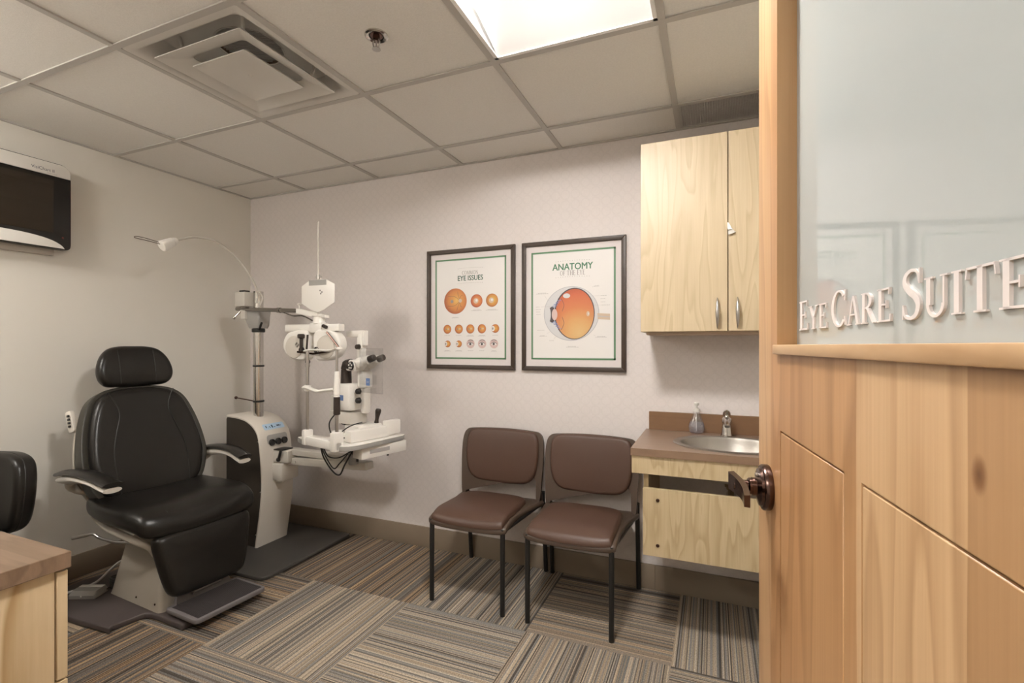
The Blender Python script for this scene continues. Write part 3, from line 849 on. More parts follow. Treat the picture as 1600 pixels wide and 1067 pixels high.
ORANGE = [(0, (.70, .46, .14)), (.35, (.62, .30, .07)), (.75, (.52, .19, .05)), (1.0, (.34, .09, .03))]
def poster_issues():
    t, wm = poster(1.8095, 'framed poster of many small orange eye disease pictures')
    b = B(); flat(b, rc(-.2333, .2333, -.297, .298), wm, 0); b.mi = 1
    border(b, -.2333, .2333, -.297, .298, .0095, wm, 1); b.mi = 2; border(b, -.2215, .2215, -.2852, .2862, .0015, wm, 1)
    b.done('print', ['sheet', 'green', 'scl'], t)
    b = B()
    [b.text('EYE ISSUES', .0415, wm @ T(.003+dx, .1670+dz, .0114+k*.00004), sx=.86) for k, (dx, dz) in enumerate(((-.0010, 0), (0, .0006), (0, -.0006), (.0010, 0)))]
    b.mi = 1
    mm = wm @ T(-.052, .2015, .0114)
    serif_word(b, 'COMMON', [.022]*6, mm, .108)
    dotted(b, .003, .2384, .16, wm); dotted(b, .003, .150, .16, wm)
    b.done('heading', ['dkgreen', 'ink'], t)
    def disc(c, r, mt, n=40, extra=None):
        b = B(); flat(b, ell(c[0], c[1], r, n=n), wm, 2)
        mats = [mt]
        if extra: extra(b, c, r); mats += ['ink', 'iris', 'sheet', 'nerve']
        b.done('eye_picture', mats, t)
    def vessels(b, c, r):
        b.mi = 2
        for a, k in ((35, 1), (75, 1), (-40, -1), (-80, -1), (150, 1), (-150, -1)):
            p = catmull([(c[0]+r*.42, c[1]), (c[0]+r*.42*.5+.3*r*math.cos(math.radians(a)), c[1]+k*r*.35), (c[0]+.75*r*math.cos(math.radians(a)), c[1]+.75*r*math.sin(math.radians(a)))], 5, False)
            for poly in sweep(p, [r*.022]*len(p)): flat(b, poly, wm, 3)
        b.mi = 1; flat(b, ell(c[0]-r*.30, c[1]-.02*r, r*.13, n=16), wm, 3)
        b.mi = 4; flat(b, ell(c[0]+r*.44, c[1]+.02*r, r*.15, n=16), wm, 4)
    def small(b, c, r):
        b.mi = 1; flat(b, ell(c[0]-r*.3, c[1], r*.16, n=10), wm, 3); b.mi = 4; flat(b, ell(c[0]+r*.3, c[1]+r*.05, r*.2, n=12), wm, 3)
    def bright(b, c, r):
        b.mi = 4; flat(b, ell(c[0]-r*.1, c[1], r*.42, n=16), wm, 3); b.mi = 3; flat(b, ell(c[0], c[1]+r*.06, r*.2, n=12), wm, 4)
    def eyeball(b, c, r):
        b.mi = 3; flat(b, ell(c[0]-r*.55, c[1], r*.42, r*.62, 16), wm, 3); b.mi = 1; flat(b, ell(c[0]-r*.62, c[1], r*.2, r*.3, 12), wm, 4)
    def lid(b, c, r):
        b.mi = 3; flat(b, ell(c[0], c[1]-.05*r, r*.62, r*.30, 20), wm, 3)
        b.mi = 2; flat(b, ell(c[0]-.05*r, c[1]-.05*r, r*.27, n=14), wm, 4)
        p = catmull([(c[0]-.75*r, c[1]+.0*r), (c[0], c[1]+.36*r), (c[0]+.75*r, c[1]-.02*r)], 6, False)
        for poly in sweep(p, [r*.11]*len(p)): flat(b, poly, wm, 5)
        b.mi = 1
        p = catmull([(c[0]-.6*r, c[1]+.58*r), (c[0], c[1]+.83*r), (c[0]+.62*r, c[1]+.62*r)], 6, False)
        for poly in sweep(p, [r*.16]*len(p)): flat(b, poly, wm, 5)
    def om(c, r, hue=1): return radial('print_retina', [(p, (q_[0], q_[1]*hue, q_[2])) for p, q_ in ORANGE], (c[0]+.1*r, -.0112, c[1]+.05*r), r*1.1, .15, 12/r)
    c = (-.0959, .047); disc(c, .0760, om(c, .076), 48, vessels); lines(t, c[0], -.0485, .050, wm)
    c = (.0452, .0443); disc(c, .0385, om(c, .0385, .8), 32, bright); lines(t, c[0], -.0085, .068, wm)
    c = (.1445, .0444); disc(c, .0385, om(c, .0385, 1.2), 32, bright); lines(t, c[0], -.0085, .078, wm)
    for k, xx in enumerate((-.1503, -.0724, .0038, .0794)):
        c = (xx, -.1195); disc(c, .0268, om(c, .0268), 28, small); lines(t, xx, -.1575, .040 if k < 2 else .052, wm, 1 if k < 2 else 2)
    c = (.1649, -.119); disc(c, .0250, om(c, .025), 28, eyeball); lines(t, c[0], -.1575, .036, wm, 1)
    for xx in (-.1485, -.0724): c = (xx, -.2072); disc(c, .0205, om(c, .0205), 24, eyeball); lines(t, xx, -.2465, .050, wm)
    for xx in (.0055, .0811, .1567): disc((xx, -.2066), .0268, 'pinkeye', 28, lid); lines(t, xx, -.2465, .036, wm, 1 if xx < .15 else 2)
poster_issues()

def poster_anatomy():
    t, wm = poster(2.429, 'framed poster of one large eyeball cross section, beside the cabinet')
    b = B(); flat(b, rc(-.2333, .2343, -.2945, .298), wm, 0); b.mi = 1
    border(b, -.2333, .2343, -.2945, .298, .0095, wm, 1); b.mi = 2; border(b, -.2215, .2225, -.2827, .2862, .0015, wm, 1)
    b.done('print', ['sheet', 'green', 'scl'], t)
    b = B(); [b.text('ANATOMY', .0505, wm @ T(.002+dx, .1925+dz, .0114+k*.00004), sx=.90) for k, (dx, dz) in enumerate(((-.0011, 0), (0, .0006), (0, -.0006), (.0011, 0)))]
    b.mi = 1; serif_word(b, 'OF THE EYE', [.026]*10, wm @ T(-.068, .1625, .0114), .140)
    dotted(b, .002, .2393, .185, wm); dotted(b, .002, .1526, .185, wm)
    b.done('heading', ['green2', 'ink'], t)
    b = B()
    b.mi = 0; flat(b, ell(-.006, -.0445, .154, .147, 56), wm, 2)                       # sclera rim
    b.mi = 1; flat(b, ell(-.006, -.0445, .1505, .1435, 56), wm, 3)
    b.mi = 2; flat(b, ell(.012, -.0455, .112, .139, 48), wm, 4)                         # dark choroid ring
    b.mi = 3; flat(b, ell(.013, -.0465, .106, .134, 48), wm, 5)                         # vitreous
    b.mi = 2
    for s in (1, -1):
        p = catmull([(-.060, -.047+s*.085), (-.045, -.047+s*.05), (-.055, -.047+s*.015)], 6, False)
        for poly in sweep(p, [.0022]*len(p)): flat(b, poly, wm, 6)
    b.mi = 4
    for s in (1, -1):
        for k in range(5):
            p = [(-.125+k*.011, -.0475+s*(.034+k*.010)), (-.088+k*.007, -.0475+s*(.042+k*.009))]
            for poly in sweep(p, [.0045, .003]): flat(b, poly, wm, 6)
    b.mi = 5; flat(b, ell(-.113, -.0480, .022, .043, 28), wm, 7)
    b.mi = 1; flat(b, ell(-.128, -.0480, .0085, .036, 20), wm, 8)
    b.mi = 6; flat(b, ell(-.098, -.0480, .016, .031, 24), wm, 8)
    b.mi = 7; flat(b, [(.138, -.046), (.205, -.051), (.205, -.083), (.140, -.078)], wm, 6)
    b.mi = 0; flat(b, [(.140, -.060), (.205, -.066), (.205, -.069), (.140, -.064)], wm, 7)
    b.mi = 7; flat(b, ell(.088, -.048, .009, .014, 16), wm, 7); b.mi = 1; flat(b, ell(.091, -.048, .0035, .006, 12), wm, 8)
    b.mi = 1; flat(b, ell(-.030, .052, .020, .013, 16), wm, 6)
    vit = radial('print_vitreous', [(0, (.62, .43, .19)), (.30, (.60, .33, .13)), (.55, (.56, .20, .08)), (.80, (.52, .13, .06)), (1.0, (.40, .085, .04))], (.04, -.012, -.15), .27, .06, 30)
    b.done('eyeball_picture', ['scl2', 'scl', 'iris', vit, 'blue', 'iris', 'pinkeye', 'nerve'], t)
    b = B()
    for x, z, w, r in ((-.168, .072, .075, 2), (-.195, -.004, .024, 1), (-.190, -.018, .032, 1), (-.192, -.031, .028, 1), (-.190, -.045, .028, 1), (-.178, -.133, .042, 1), (-.165, -.162, .042, 2), (-.115, -.190, .026, 1),
                       (.135, .100, .032, 2), (.172, .046, .034, 1), (.168, .029, .026, 1), (.168, .012, .026, 1), (.182, -.004, .044, 1), (.158, -.170, .062, 2), (.002, -.222, .070, 2)):
        lines(t, x, z, w, wm, r, .002)
    for p0, p1 in (((-.155, .058), (-.135, .028)), ((-.175, -.004), (-.105, -.002)), ((.108, .092), (.118, .098)), ((.11, .046), (.153, .046)), ((.118, -.004), (.158, -.004)), ((-.140, -.150), (-.120, -.140)), ((-.102, -.182), (-.088, -.166)), ((.118, -.160), (.128, -.166))):
        b = B()
        for poly in sweep([p0, p1], [.0009, .0009]): flat(b, poly, wm, 9)
        b.done('leader_line', 'ink2', t)
poster_anatomy()

# ------------------------------------------------------------------ wall cabinet
def cabinet():
    x0, x1, z0, z1, d = 2.831, 3.549, 1.295, 2.137, .32
    t = thing('wall_cabinet', 'pale birch two-door wall cabinet above the sink', 'cabinet', ((x0+x1)/2, 0, z0))
    cx = (x0+x1)/2
    base = T(-cx, 0, -z0)
    b = B(base); b.bx(x0+.001, x1-.001, -d+.020, -.0005, z0, z1); b.done('body', 'birch', t)
    for (a, c, hx) in ((x0, 3.1875, 3.148), (3.191, x1, 3.2255)):
        b = B(base); b.bx(a, c, -d, -d+.018, z0+.001, z1-.001, .0012, seg=1); dr = b.done('door', 'birch', t)
        h = B(base)
        zc = 1.3725; L = .064
        P = [(hx, -d-.004-.022*math.sqrt(max(0, 1-(k/8-1)**2)), zc+L*(k/8-1)) for k in range(17)]
        R = [.0015+.0062*(1-(k/8-1)**2) for k in range(17)]
        h.tube(P, R, 12)
        for s in (-1, 1): h.cyl((hx, -d+.0005, zc+s*.050), (hx, -d-.016, zc+s*.050), .0035)
        h.done('handle', 'nickel', dr)
    b = B(base)
    b.loft([[(3.186, -d-.001, 1.752), (3.191, -d-.001, 1.752), (3.191, -d-.004, 1.752), (3.186, -d-.004, 1.752)],
            [(3.186, -d-.002, 1.735), (3.200, -d-.002, 1.735), (3.200, -d-.012, 1.733), (3.186, -d-.012, 1.733)],
            [(3.188, -d-.001, 1.722), (3.204, -d-.001, 1.722), (3.204, -d-.020, 1.718), (3.188, -d-.020, 1.718)]])
    b.loft([[(3.190, -d-.001, 1.726), (3.204, -d-.001, 1.726), (3.204, -d-.016, 1.724), (3.190, -d-.016, 1.724)],
            [(3.190, -d-.001, 1.700), (3.220, -d-.001, 1.709), (3.216, -d-.012, 1.706), (3.190, -d-.010, 1.698)]])
    b.done('latch', ['silver'], t)
    b = B(base); b.bx(x0+.02, x1-.02, -d+.04, -.01, z0-.012, z0); b.done('valance', 'cavity', t)
cabinet()

# ------------------------------------------------------------------ sink vanity
def vanity():
    X0, X1, F = 2.8165, 3.585, -.510
    SX, SY, SRX, SRY = 3.205, -.283, .238, .196
    t = thing('sink_vanity', 'birch vanity front with screwed access panel and open gap under the sink', 'vanity', ((X0+X1)/2, 0, 0))
    cx = (X0+X1)/2; base = T(-cx, 0, 0)
    b = B(base); b.bx(X0+.003, X1, F+.006, F+.024, .708, .782, .001, seg=1); b.done('apron', 'birch2', t)
    b = B(base); b.bx(2.862, 2.882, -.46, -.0005, .368, .781); b.done('side_panel', 'birch2', t)
    b = B(base); b.bx(2.862, X1, -.481, -.461, .366, .645, .001, seg=1); p = b.done('access_panel', 'birch2', t)
    for zz in (.598, .412):
        s = B(base); s.lathe([(0, .004), (.005, .004), (.007, .002), (.0075, 0), (0, 0)], (2.921, -.481, zz), (0, -1, 0), 16); s.done('screw', 'bronze', p)
    # countertop: laminate slab with an oval cut-out for the bowl, and its splash
    c = thing('countertop', 'brown laminate countertop with backsplash around the steel sink', 'countertop', ((X0+X1)/2, 0, .812))
    base = T(-cx, 0, -.812)
    b = B(base)
    zt, zb = .812, .782
    n = 56
    inner = ell(SX, SY, SRX-.02, SRY-.02, n)
    def outp(p):
        dx, dy = p[0]-SX, p[1]-SY; k = 1e9
        if dx > 1e-9: k = min(k, (X1-SX)/dx)
        if dx < -1e-9: k = min(k, (X0-SX)/dx)
        if dy > 1e-9: k = min(k, (-.001-SY)/dy)
        if dy < -1e-9: k = min(k, (F-SY)/dy)
        return (SX+dx*k, SY+dy*k)
    tt = bmesh.new()
    O = [outp(p) for p in inner]
    # snap the outline to the four corners
    for cxn, cyn in ((X0, F), (X1, F), (X1, -.001), (X0, -.001)):
        k = min(range(n), key=lambda i: (O[i][0]-cxn)**2+(O[i][1]-cyn)**2); O[k] = (cxn, cyn)
    rows = [[tt.verts.new((*p, zb)) for p in inner], [tt.verts.new((*p, zt)) for p in inner], [tt.verts.new((*p, zt)) for p in O], [tt.verts.new((*p, zb)) for p in O]]
    for A, C in zip(rows, rows[1:]+rows[:1]):
        for k in range(n): tt.faces.new((A[k], A[(k+1) % n], C[(k+1) % n], C[k]))
    b.add(tt)
    b.done('top', 'counter', c)
    b = B(base); b.bx(X0, X1, F-.0012, F, zb, zt-.0005); b.done('front_edge', 'edge', c)
    b = B(base); b.bx(2.832, X1, -.019, -.001, zt, .902, .001, seg=1); b.done('backsplash', 'splash', c)
    # sink
    s = thing('sink', 'oval stainless steel sink bowl with drop-in rim', 'sink', (SX, SY, zt))
    def e(rx, ry, z): return [(x, y, z) for x, y in ell(0, 0, rx, ry, 64)]
    b = B()
    b.loft([e(SRX, SRY, .0006), e(SRX, SRY, .0025), e(SRX-.006, SRY-.006, .005), e(SRX-.026, SRY-.026, .0045), e(SRX-.032, SRY-.032, .001), e(SRX-.036, SRY-.036, -.012), e(SRX-.046, SRY-.046, -.105), e(SRX-.075, SRY-.075, -.135), e(.06, .06, -.142), e(.022, .022, -.143)], cap=False)
    b.loft([e(SRX-.026, SRY-.026, -.001), e(SRX-.034, SRY-.034, -.014), e(SRX-.043, SRY-.043, -.107), e(SRX-.073, SRY-.073, -.138), e(.06, .06, -.145), e(.022, .022, -.146)], cap=False)
    b.done('bowl', 'steel', s)
    b = B(); b.lathe([(0, -.1425), (.020, -.141), (.024, -.139), (.026, -.141), (.026, -.144), (0, -.144)], seg=28); b.done('drain', 'chrome', s)
    b = B(); b.cyl((0, 0, -.145), (0, 0, -.19), .022); b.cyl((0, 0, -.165), (0, 0, -.18), .029); b.cyl((0, 0, -.19), (0, 0, -.27), .016)
    b.tube(catmull([(0, 0, -.27), (.0, .01, -.31), (0, .05, -.33), (0, .09, -.30), (0, .13, -.28), (0, .25, -.28)], 5, False), .016, 14); b.done('trap', 'chrome', s)
    # faucet
    f = thing('faucet', 'chrome single-lever faucet behind the sink bowl', 'faucet', (3.190, -.083, zt))
    b = B(); b.lathe([(0, .0006), (.027, .0006), (.027, .004), (.024, .007), (.0215, .03), (.0195, .052), (.0185, .055), (0, .055)], seg=32); b.done('base', 'chrome', f)
    b = B(); b.lathe([(0, .055), (.0175, .055), (.0175, .058), (.021, .062), (.022, .074), (.0195, .084), (.012, .091), (0, .093)], seg=32)
    b.tube(catmull([(0, -.012, .074), (0, -.05, .079), (0, -.085, .072), (0, -.098, .060)], 5, False), [.014]*5+[.013]*5+[.0115]*6, 16)
    b.done('spout', 'chrome', f)
    b = B(); b.loft([[(x*.013, .010+y*.012, .084) for x, y in ell(0, 0, 1, 1, 16)], [(x*.017, .004+y*.016, .098) for x, y in ell(0, 0, 1, 1, 16)], [(x*.017, -.006+y*.019, .112) for x, y in ell(0, 0, 1, 1, 16)], [(x*.012, -.014+y*.021, .121) for x, y in ell(0, 0, 1, 1, 16)], [(x*.006, -.018+y*.012, .125) for x, y in ell(0, 0, 1, 1, 16)]])
    b.done('lever', 'chrome', f)
    # soap
    o = thing('soap_bottle', 'clear teardrop soap pump bottle with pale lilac soap on the countertop', 'soap bottle', (3.058, -.052, zt+.0005))
    k_ = 1.15
    prof = [(0, 0), (.022, 0), (.027, .003), (.032, .018), (.033, .030), (.031, .045), (.026, .060), (.019, .080), (.0135, .096), (.0125, .108), (.0115, .108), (.0125, .096), (.018, .079), (.025, .059), (.0298, .044), (.0318, .030), (.0308, .019), (.026, .005), (.021, .002), (0, .002)]
    b = B(); b.lathe(prof, seg=32, m=Matrix.Diagonal((k_, .72, 1, 1))); b.done('bottle', 'bottle', o)
    b = B(); b.lathe([(0, .0025), (.0205, .0025), (.0255, .0055), (.0303, .019), (.0313, .030), (.0293, .044), (.0265, .0545), (0, .0545)], seg=32, m=Matrix.Diagonal((k_, .72, 1, 1))); b.done('soap', 'soap', o)
    b = B(); b.lathe([(0, .104), (.0145, .104), (.0145, .118), (.012, .121), (.005, .122), (.005, .134), (.011, .135), (.012, .146), (.010, .149), (0, .149)], seg=24)
    b.cyl((0, 0, .141), (0, -.028, .139), .0045, .0035); b.cyl((0, 0, .104), (0, .004, .01), .002); b.done('pump', 'whitecord', o)
vanity()

# ------------------------------------------------------------------ wall screen
def screen():
    yr, yl, z0, z1 = -1.112, -1.76, 1.722, 2.152
    t = thing('wall_screen', 'black flat chart screen in a silver bezel high on the wall', 'screen', (0, (yr+yl)/2, (z0+z1)/2))
    # face axes: u from the near-corner edge towards the door (along -Y), v up, w out of the wall
    m = fr((.046, yr-(yr+yl)/2, z0-(z0+z1)/2), (0, -1, 0), (0, 0, 1), (1, 0, 0))
    # right-handed check: (0,-1,0)x(0,0,1) = (-1,0,0), so flip w by mirroring u order in outlines
    m = fr((.046, yl-(yr+yl)/2, z0-(z0+z1)/2), (0, 1, 0), (0, 0, 1), (1, 0, 0))
    W, Hh = yr-yl, z1-z0
    b = B(); b.prism(rrect(W, Hh, (.02, .045, .045, .02), 6, W/2, Hh/2), .050, m, .004, z0=-.02); b.done('casing', 'bezel', t)
    top = [(.005, Hh-.068)]+[(W-.005, Hh-.068)]+ell(W-.045, Hh-.045, .040, n=8, a0=0, a1=90)+ell(.045, Hh-.045, .040, n=8, a0=90, a1=180)
    b = B(); b.prism(top, .008, m, .0015, z0=.0285); b.done('top_bezel', 'silver', t)
    low = catmull([(W-.028, .004), (W-.045, .022), (W-.085, .041), (W-.15, .054), (W-.24, .060), (W-.40, .060), (.24, .060), (.15, .054), (.085, .041), (.045, .022), (.028, .004)], 4, False)
    b = B(); b.prism(low, .008, m, .0015, z0=.0285); b.done('lower_bezel', 'silver', t)
    b = B(); b.prism(rc(.07, W-.072, .078, Hh-.088), .0015, m, z0=.0300); b.done('screen', 'screen', t)
    b = B(); b.bx(-.02, .026, W/2-.0005, W/2+.0015, -Hh/2+.025, Hh/2-.07, m=T(.046, 0, 0)); b.done('side_strip', 'bezelred', t)
    b = B(); b.text('VisiChart II', .021, m @ T(W-.115, Hh-.052, .0367), sx=.95); b.mi = 1
    b.prism(rc(W-.10, W-.06, Hh-.061, Hh-.0595), .0002, m, z0=.0367); b.done('logo', ['labelink', 'ink2'], t)
    b = B(); b.lathe([(0, .003), (.004, .003), (.005, 0), (0, 0)], seg=12, m=m @ T(W-.034, .060, .030)); b.done('button', 'bezelred', t)
    b = B(); b.bx(.0005, .030, -.10, .10, -.12, .12); b.bx(.0005, .012, -.12, .12, -.14, .14); b.done('wall_mount', 'black', t)
    b = B(); b.bx(.004, .024, -.02, W/2-.045, -Hh/2-.030, -Hh/2+.06, .004); b.done('under_screen_shadow', 'beige2', t)  # grey block standing in for the second shadow below the screen
screen()

# ------------------------------------------------------------------ desk and stool
def desk():
    X1, Y1, Z = 1.646, -1.850, .72
    t = thing('desk', 'light wood desk with thick brown laminate top and drawers', 'desk', (1.0, -2.2, 0))
    base = T(-1.0, 2.2, 0)
    b = B(base); b.bx(.30, X1, YF+.012, Y1, Z-.040, Z, .0015, seg=1); b.done('top', 'desk', t)
    b = B(base); b.bx(X1-.040, X1-.018, YF+.02, Y1-.026, .0, Z-.040); b.done('side_panel', 'pine', t)
    b = B(base); b.bx(1.18, X1-.040, YF+.03, Y1-.028, .06, Z-.041); b.bx(.32, 1.20, YF+.03, YF+.05, .2, Z-.041); b.bx(.32, .34, YF+.03, Y1-.05, 0, Z-.041); b.bx(1.17, 1.19, YF+.03, Y1-.05, 0, Z-.041); b.done('carcass', 'pine', t)
    for z0, z1 in ((.405, .672), (.02, .399)):
        b = B(base); b.bx(1.175, X1-.012, Y1-.024, Y1-.002, z0, z1, .0012, seg=1); d = b.done('drawer', 'pine', t)
        h = B(base); h.tube([(1.36, Y1-.003, (z0+z1)/2), (1.36, Y1+.022, (z0+z1)/2), (1.46, Y1+.022, (z0+z1)/2), (1.46, Y1-.003, (z0+z1)/2)], .005, 10); h.done('handle', 'nickel', d)
desk()

def stool():
    t = thing('doctor_stool', 'black vinyl stool with padded backrest behind the desk', 'stool', (.36, -1.665, 0), -68)
    # local: +x is the side the sitter faces
    b = B()
    for k in range(5):
        a = 2*PI*k/5
        b.tube([(.02*math.cos(a), .02*math.sin(a), .085), (.15*math.cos(a), .15*math.sin(a), .07), (.24*math.cos(a), .24*math.sin(a), .060)], [.020, .016, .012], 10)
    b.done('base', 'chrome', t)
    for k in range(5):
        a = 2*PI*k/5; c = Vector((.24*math.cos(a), .24*math.sin(a), .026)); d = Vector((-math.sin(a), math.cos(a), 0))
        b = B(); b.cyl(c-d*.018, c+d*.018, .0255, bev=.005); b.cyl(c+Vector((0, 0, .02)), c+Vector((0, 0, .04)), .008); b.done('caster', 'black', t)
    b = B(); b.cyl((0, 0, .08), (0, 0, .30), .026); b.cyl((0, 0, .30), (0, 0, .405), .016); b.done('post', 'chrome', t)
    b = B(); b.cushion(ell(0, 0, .185, n=40), .04, .035, .03, .012, T(0, 0, .435)); b.done('seat', 'vinyl', t)
    b = B(); b.tube(catmull([(-.05, 0, .40), (-.14, 0, .395), (-.215, 0, .44), (-.232, 0, .55), (-.225, 0, .61)], 6, False), .011, 12, flat=1.6); b.done('back_bar', 'bronze', t)
    mb = fr((-.205, 0, .605), (0, 1, 0), (-.10, 0, .995), (.995, 0, .10))
    def bend(x, y, z): return (x, y, z+1.15*x*x)
    out = catmull([(-.10, -.165), (0, -.172), (.10, -.165), (.165, -.12), (.185, 0), (.165, .12), (.10, .165), (0, .172), (-.10, .165), (-.165, .12), (-.185, 0), (-.165, -.12)], 5)
    b = B(); b.cushion(out, .055, .045, .030, .010, mb, bend); b.done('backrest', 'vinyl', t)
    b = B()
    P = [mb @ Vector(bend(p[0]*.985, p[1]*.985, .018)) for p in out]; b.tube(P, .0045, 8, True); b.done('piping', 'stitch', t)
stool()

# ------------------------------------------------------------------ exam chair
def exam_chair():
    t = thing('exam_chair', 'black vinyl eye exam chair with headrest, beige pedestal and ribbed footplate', 'exam chair', (.60, -.955, 0), -4)
    b = B()
    plate = [(-.42, .19), (-.42, -.34), (.13, -.335), (.155, -.31), (.165, -.235), (.20, -.185), (.40, -.175), (.425, -.15), (.425, .15), (.40, .175), (.20, .185), (.10, .20), (0, .20), (-.13, .205), (-.39, .205)]
    b.prism(catmull(plate, 3), .026, T(0, 0, .0008), .006, 3); b.done('base_plate', 'dplate', t)
    b = B()
    def ring(x0, x1, y, z, r=.02): return [(x, yy, z) for x, yy in rrect(x1-x0, 2*y, r, 4, (x0+x1)/2, 0)]
    b.loft([ring(-.185, .245, .172, .027), ring(-.180, .240, .170, .035), ring(-.125, .190, .135, .268), ring(-.105, .170, .120, .292), ring(-.07, .13, .085, .325), ring(-.065, .125, .08, .40)]); 
    pe = b.done('pedestal', 'beige', t)
    for x, y in ((-.15, -.164), (.05, -.169), (.20, -.167)):
        s = B(); s.lathe([(0, .002), (.004, .002), (.005, 0), (0, 0)], (x, y, .058), (0, -1, .15), 12); s.done('bolt', 'bronze', pe)
    # pan under the seat
    b = B()
    b.loft([[(x, y, .345) for x, y in rrect(.36, .26, .05, 5, .02, 0)], [(x, y, .372) for x, y in rrect(.42, .40, .06, 5, .01, 0)], [(x, y, .405) for x, y in rrect(.48, .47, .06, 5, .0, 0)], [(x, y, .42) for x, y in rrect(.48, .47, .06, 5, .0, 0)]])
    b.tube(catmull([(-.25, -.20, .40), (-.05, -.235, .385), (.15, -.225, .36), (.225, -.20, .335), (.245, -.185, .30)], 5, False), .016, 10)
    b.tube(catmull([(-.25, .20, .40), (-.05, .235, .385), (.15, .225, .36), (.225, .20, .335), (.245, .185, .30)], 5, False), .016, 10)
    b.done('seat_pan', 'beige2', t)
    b = B(); b.tube(catmull([(.17, -.215, .352), (.06, -.255, .348), (-.03, -.275, .358), (-.06, -.285, .372), (-.10, -.295, .366), (-.18, -.315, .345)], 5, False), [.0065]*20+[.0085]*6, 10); b.done('recline_lever', 'nickel', t)
    # seat
    def sag(x, y, z):
        k = max(0, x-.16); return (x, y, z-2.0*k*k+.035*max(0, -(x+.05)) - .012*math.exp(-(y/.12)**2)*(1 if z > 0 else 0))
    seat = catmull([(-.24, -.235), (-.10, -.275), (.10, -.285), (.235, -.275), (.295, -.245), (.315, -.12), (.32, 0), (.315, .12), (.295, .245), (.235, .275), (.10, .285), (-.10, .275), (-.24, .235), (-.27, .12), (-.27, -.12)], 4)
    b = B(); b.cushion(seat, .048, .045, .038, .010, T(0, 0, .462), sag); b.done('seat', 'vinyl', t)
    for s in (-1, 1):
        b = B(); P = [(xx, s*(.165-.02*max(0, (xx-.1)/.25)), 0) for xx in (-.2, -.1, 0, .1, .2, .24, .27)]
        b.tube([Vector(sag(x, y, .0487))+Vector((0, 0, .463+.005*(1-(x/.3)**2)-.0045)) for x, y, z in P], .0032, 8)
        b.done('seat_seam', 'stitch', t)
    # leg rest
    lr = math.radians(8)
    ml = fr((.300, 0, .246), (0, 1, 0), (-math.sin(lr), 0, math.cos(lr)), (math.cos(lr), 0, math.sin(lr)))
    out = catmull([(-.12, -.140), (0, -.143), (.12, -.140), (.168, -.122), (.192, -.06), (.212, .04), (.222, .11), (.208, .142), (.12, .15), (0, .152), (-.12, .15), (-.208, .142), (-.222, .11), (-.212, .04), (-.192, -.06), (-.168, -.122)], 4)
    b = B(); b.cushion(out, .040, .035, .034, .012, ml); b.done('leg_rest', 'vinyl', t)
    # footplate
    mf = RY(3) @ T(0, 0, 0)
    b = B(); b.prism(rrect(.235, .335, .022, 4, .392, 0), .020, T(0, 0, .040) , .005, 2)
    b.loft([[(.275, y, .058) for y in (-.13, .13)]+[(.30, y, .058) for y in (.13, -.13)], [(.268, y, .100) for y in (-.115, .115)]+[(.280, y, .100) for y in (.115, -.115)]])
    b.done('footplate', 'foot', t)
    b = B()
    for k in range(22): b.bx(.305+k*.0088, .3085+k*.0088, -.150, .150, .0600, .0635)
    fp = b.done('foot_ribs', 'rib', t)
    b = B(); b.tube([(.305, -.062, .086), (.318, -.062, .098), (.318, .062, .098), (.305, .062, .086)], .006, 10); b.done('foot_bar', 'nickel', t)
    # backrest
    rc_ = math.radians(17)
    upv, fwv = Vector((-math.sin(rc_), 0, math.cos(rc_))), Vector((math.cos(rc_), 0, math.sin(rc_)))
    mb = fr((-.155, 0, .478), (0, 1, 0), upv, fwv)
    def hol(x, y, z): return (x, y, z+.55*x*x+.10*(y-.22)**2)
    half = [(.13, -.015), (.205, .0), (.248, .05), (.275, .14), (.280, .20), (.270, .30), (.248, .40), (.215, .485), (.165, .532), (.09, .555)]
    out = catmull([(0, -.020)]+half+[(0, .560)]+[(-x, y) for x, y in half[::-1]], 4)
    b = B(); b.cushion([(x*.925, (y-.27)*.97+.27) for x, y in out], .046, .045, .038, .012, mb, hol); b.done('backrest', 'vinyl', t)
    b = B(); b.cushion([(x*1.018, (y-.27)*1.012+.27) for x, y in out], .004, .090, .03, 0, mb, hol); b.done('back_gusset', 'vinyl_side', t)
    for s in (-1, 1):
        b = B(); P = catmull([(s*.16, .525), (s*.128, .46), (s*.122, .40), (s*.15, .31), (s*.172, .22), (s*.175, .10), (s*.165, .01)], 6, False)
        b.tube([mb @ Vector(hol(x*.95, y, .0455+.012*(1-min(1, (x*.95/.26)**2+((y-.27)/.285)**2)))) for x, y in P], .0026, 8)
        b.done('back_seam', 'stitch', t)
    b = B(); b.cushion([(x*1.0, (y-.27)*.93+.25) for x, y in out], .0, .030, .012, .0, mb @ T(0, 0, -.088), hol)
    b.done('back_shell', 'beige2', t)
    # switch panel on the near edge of the shell
    ps = fr(mb @ Vector((-.262, .385, .0)), (0, -.55, .84), (0, -.84, -.55), (1, 0, 0))
    b = B(); b.prism(rrect(.035, .11, .012, 5), .022, mb @ fr((-.240, .425, -.085), (.30, .12, .95), (.0, .99, -.12), (-.95, 0, .30)), .004); cp = b.done('switch_panel', 'cover', t)
    b = B()
    for k in range(4):
        b.box((-.2645, .402+k*.017, -.074), (.008, .010, .013), mb, .001)
    b.done('switch', 'black', cp)
    # headrest
    mh = fr(mb @ Vector((0, .66, .020)), (0, 1, 0), (-.20, 0, .98), (.98, 0, .20))
    hh = [(.08, -.098), (.135, -.094), (.166, -.065), (.174, -.015), (.156, .050), (.118, .098), (.066, .116)]
    ho = catmull([(0, -.100)]+hh+[(0, .119)]+[(-x, y) for x, y in hh[::-1]], 5)
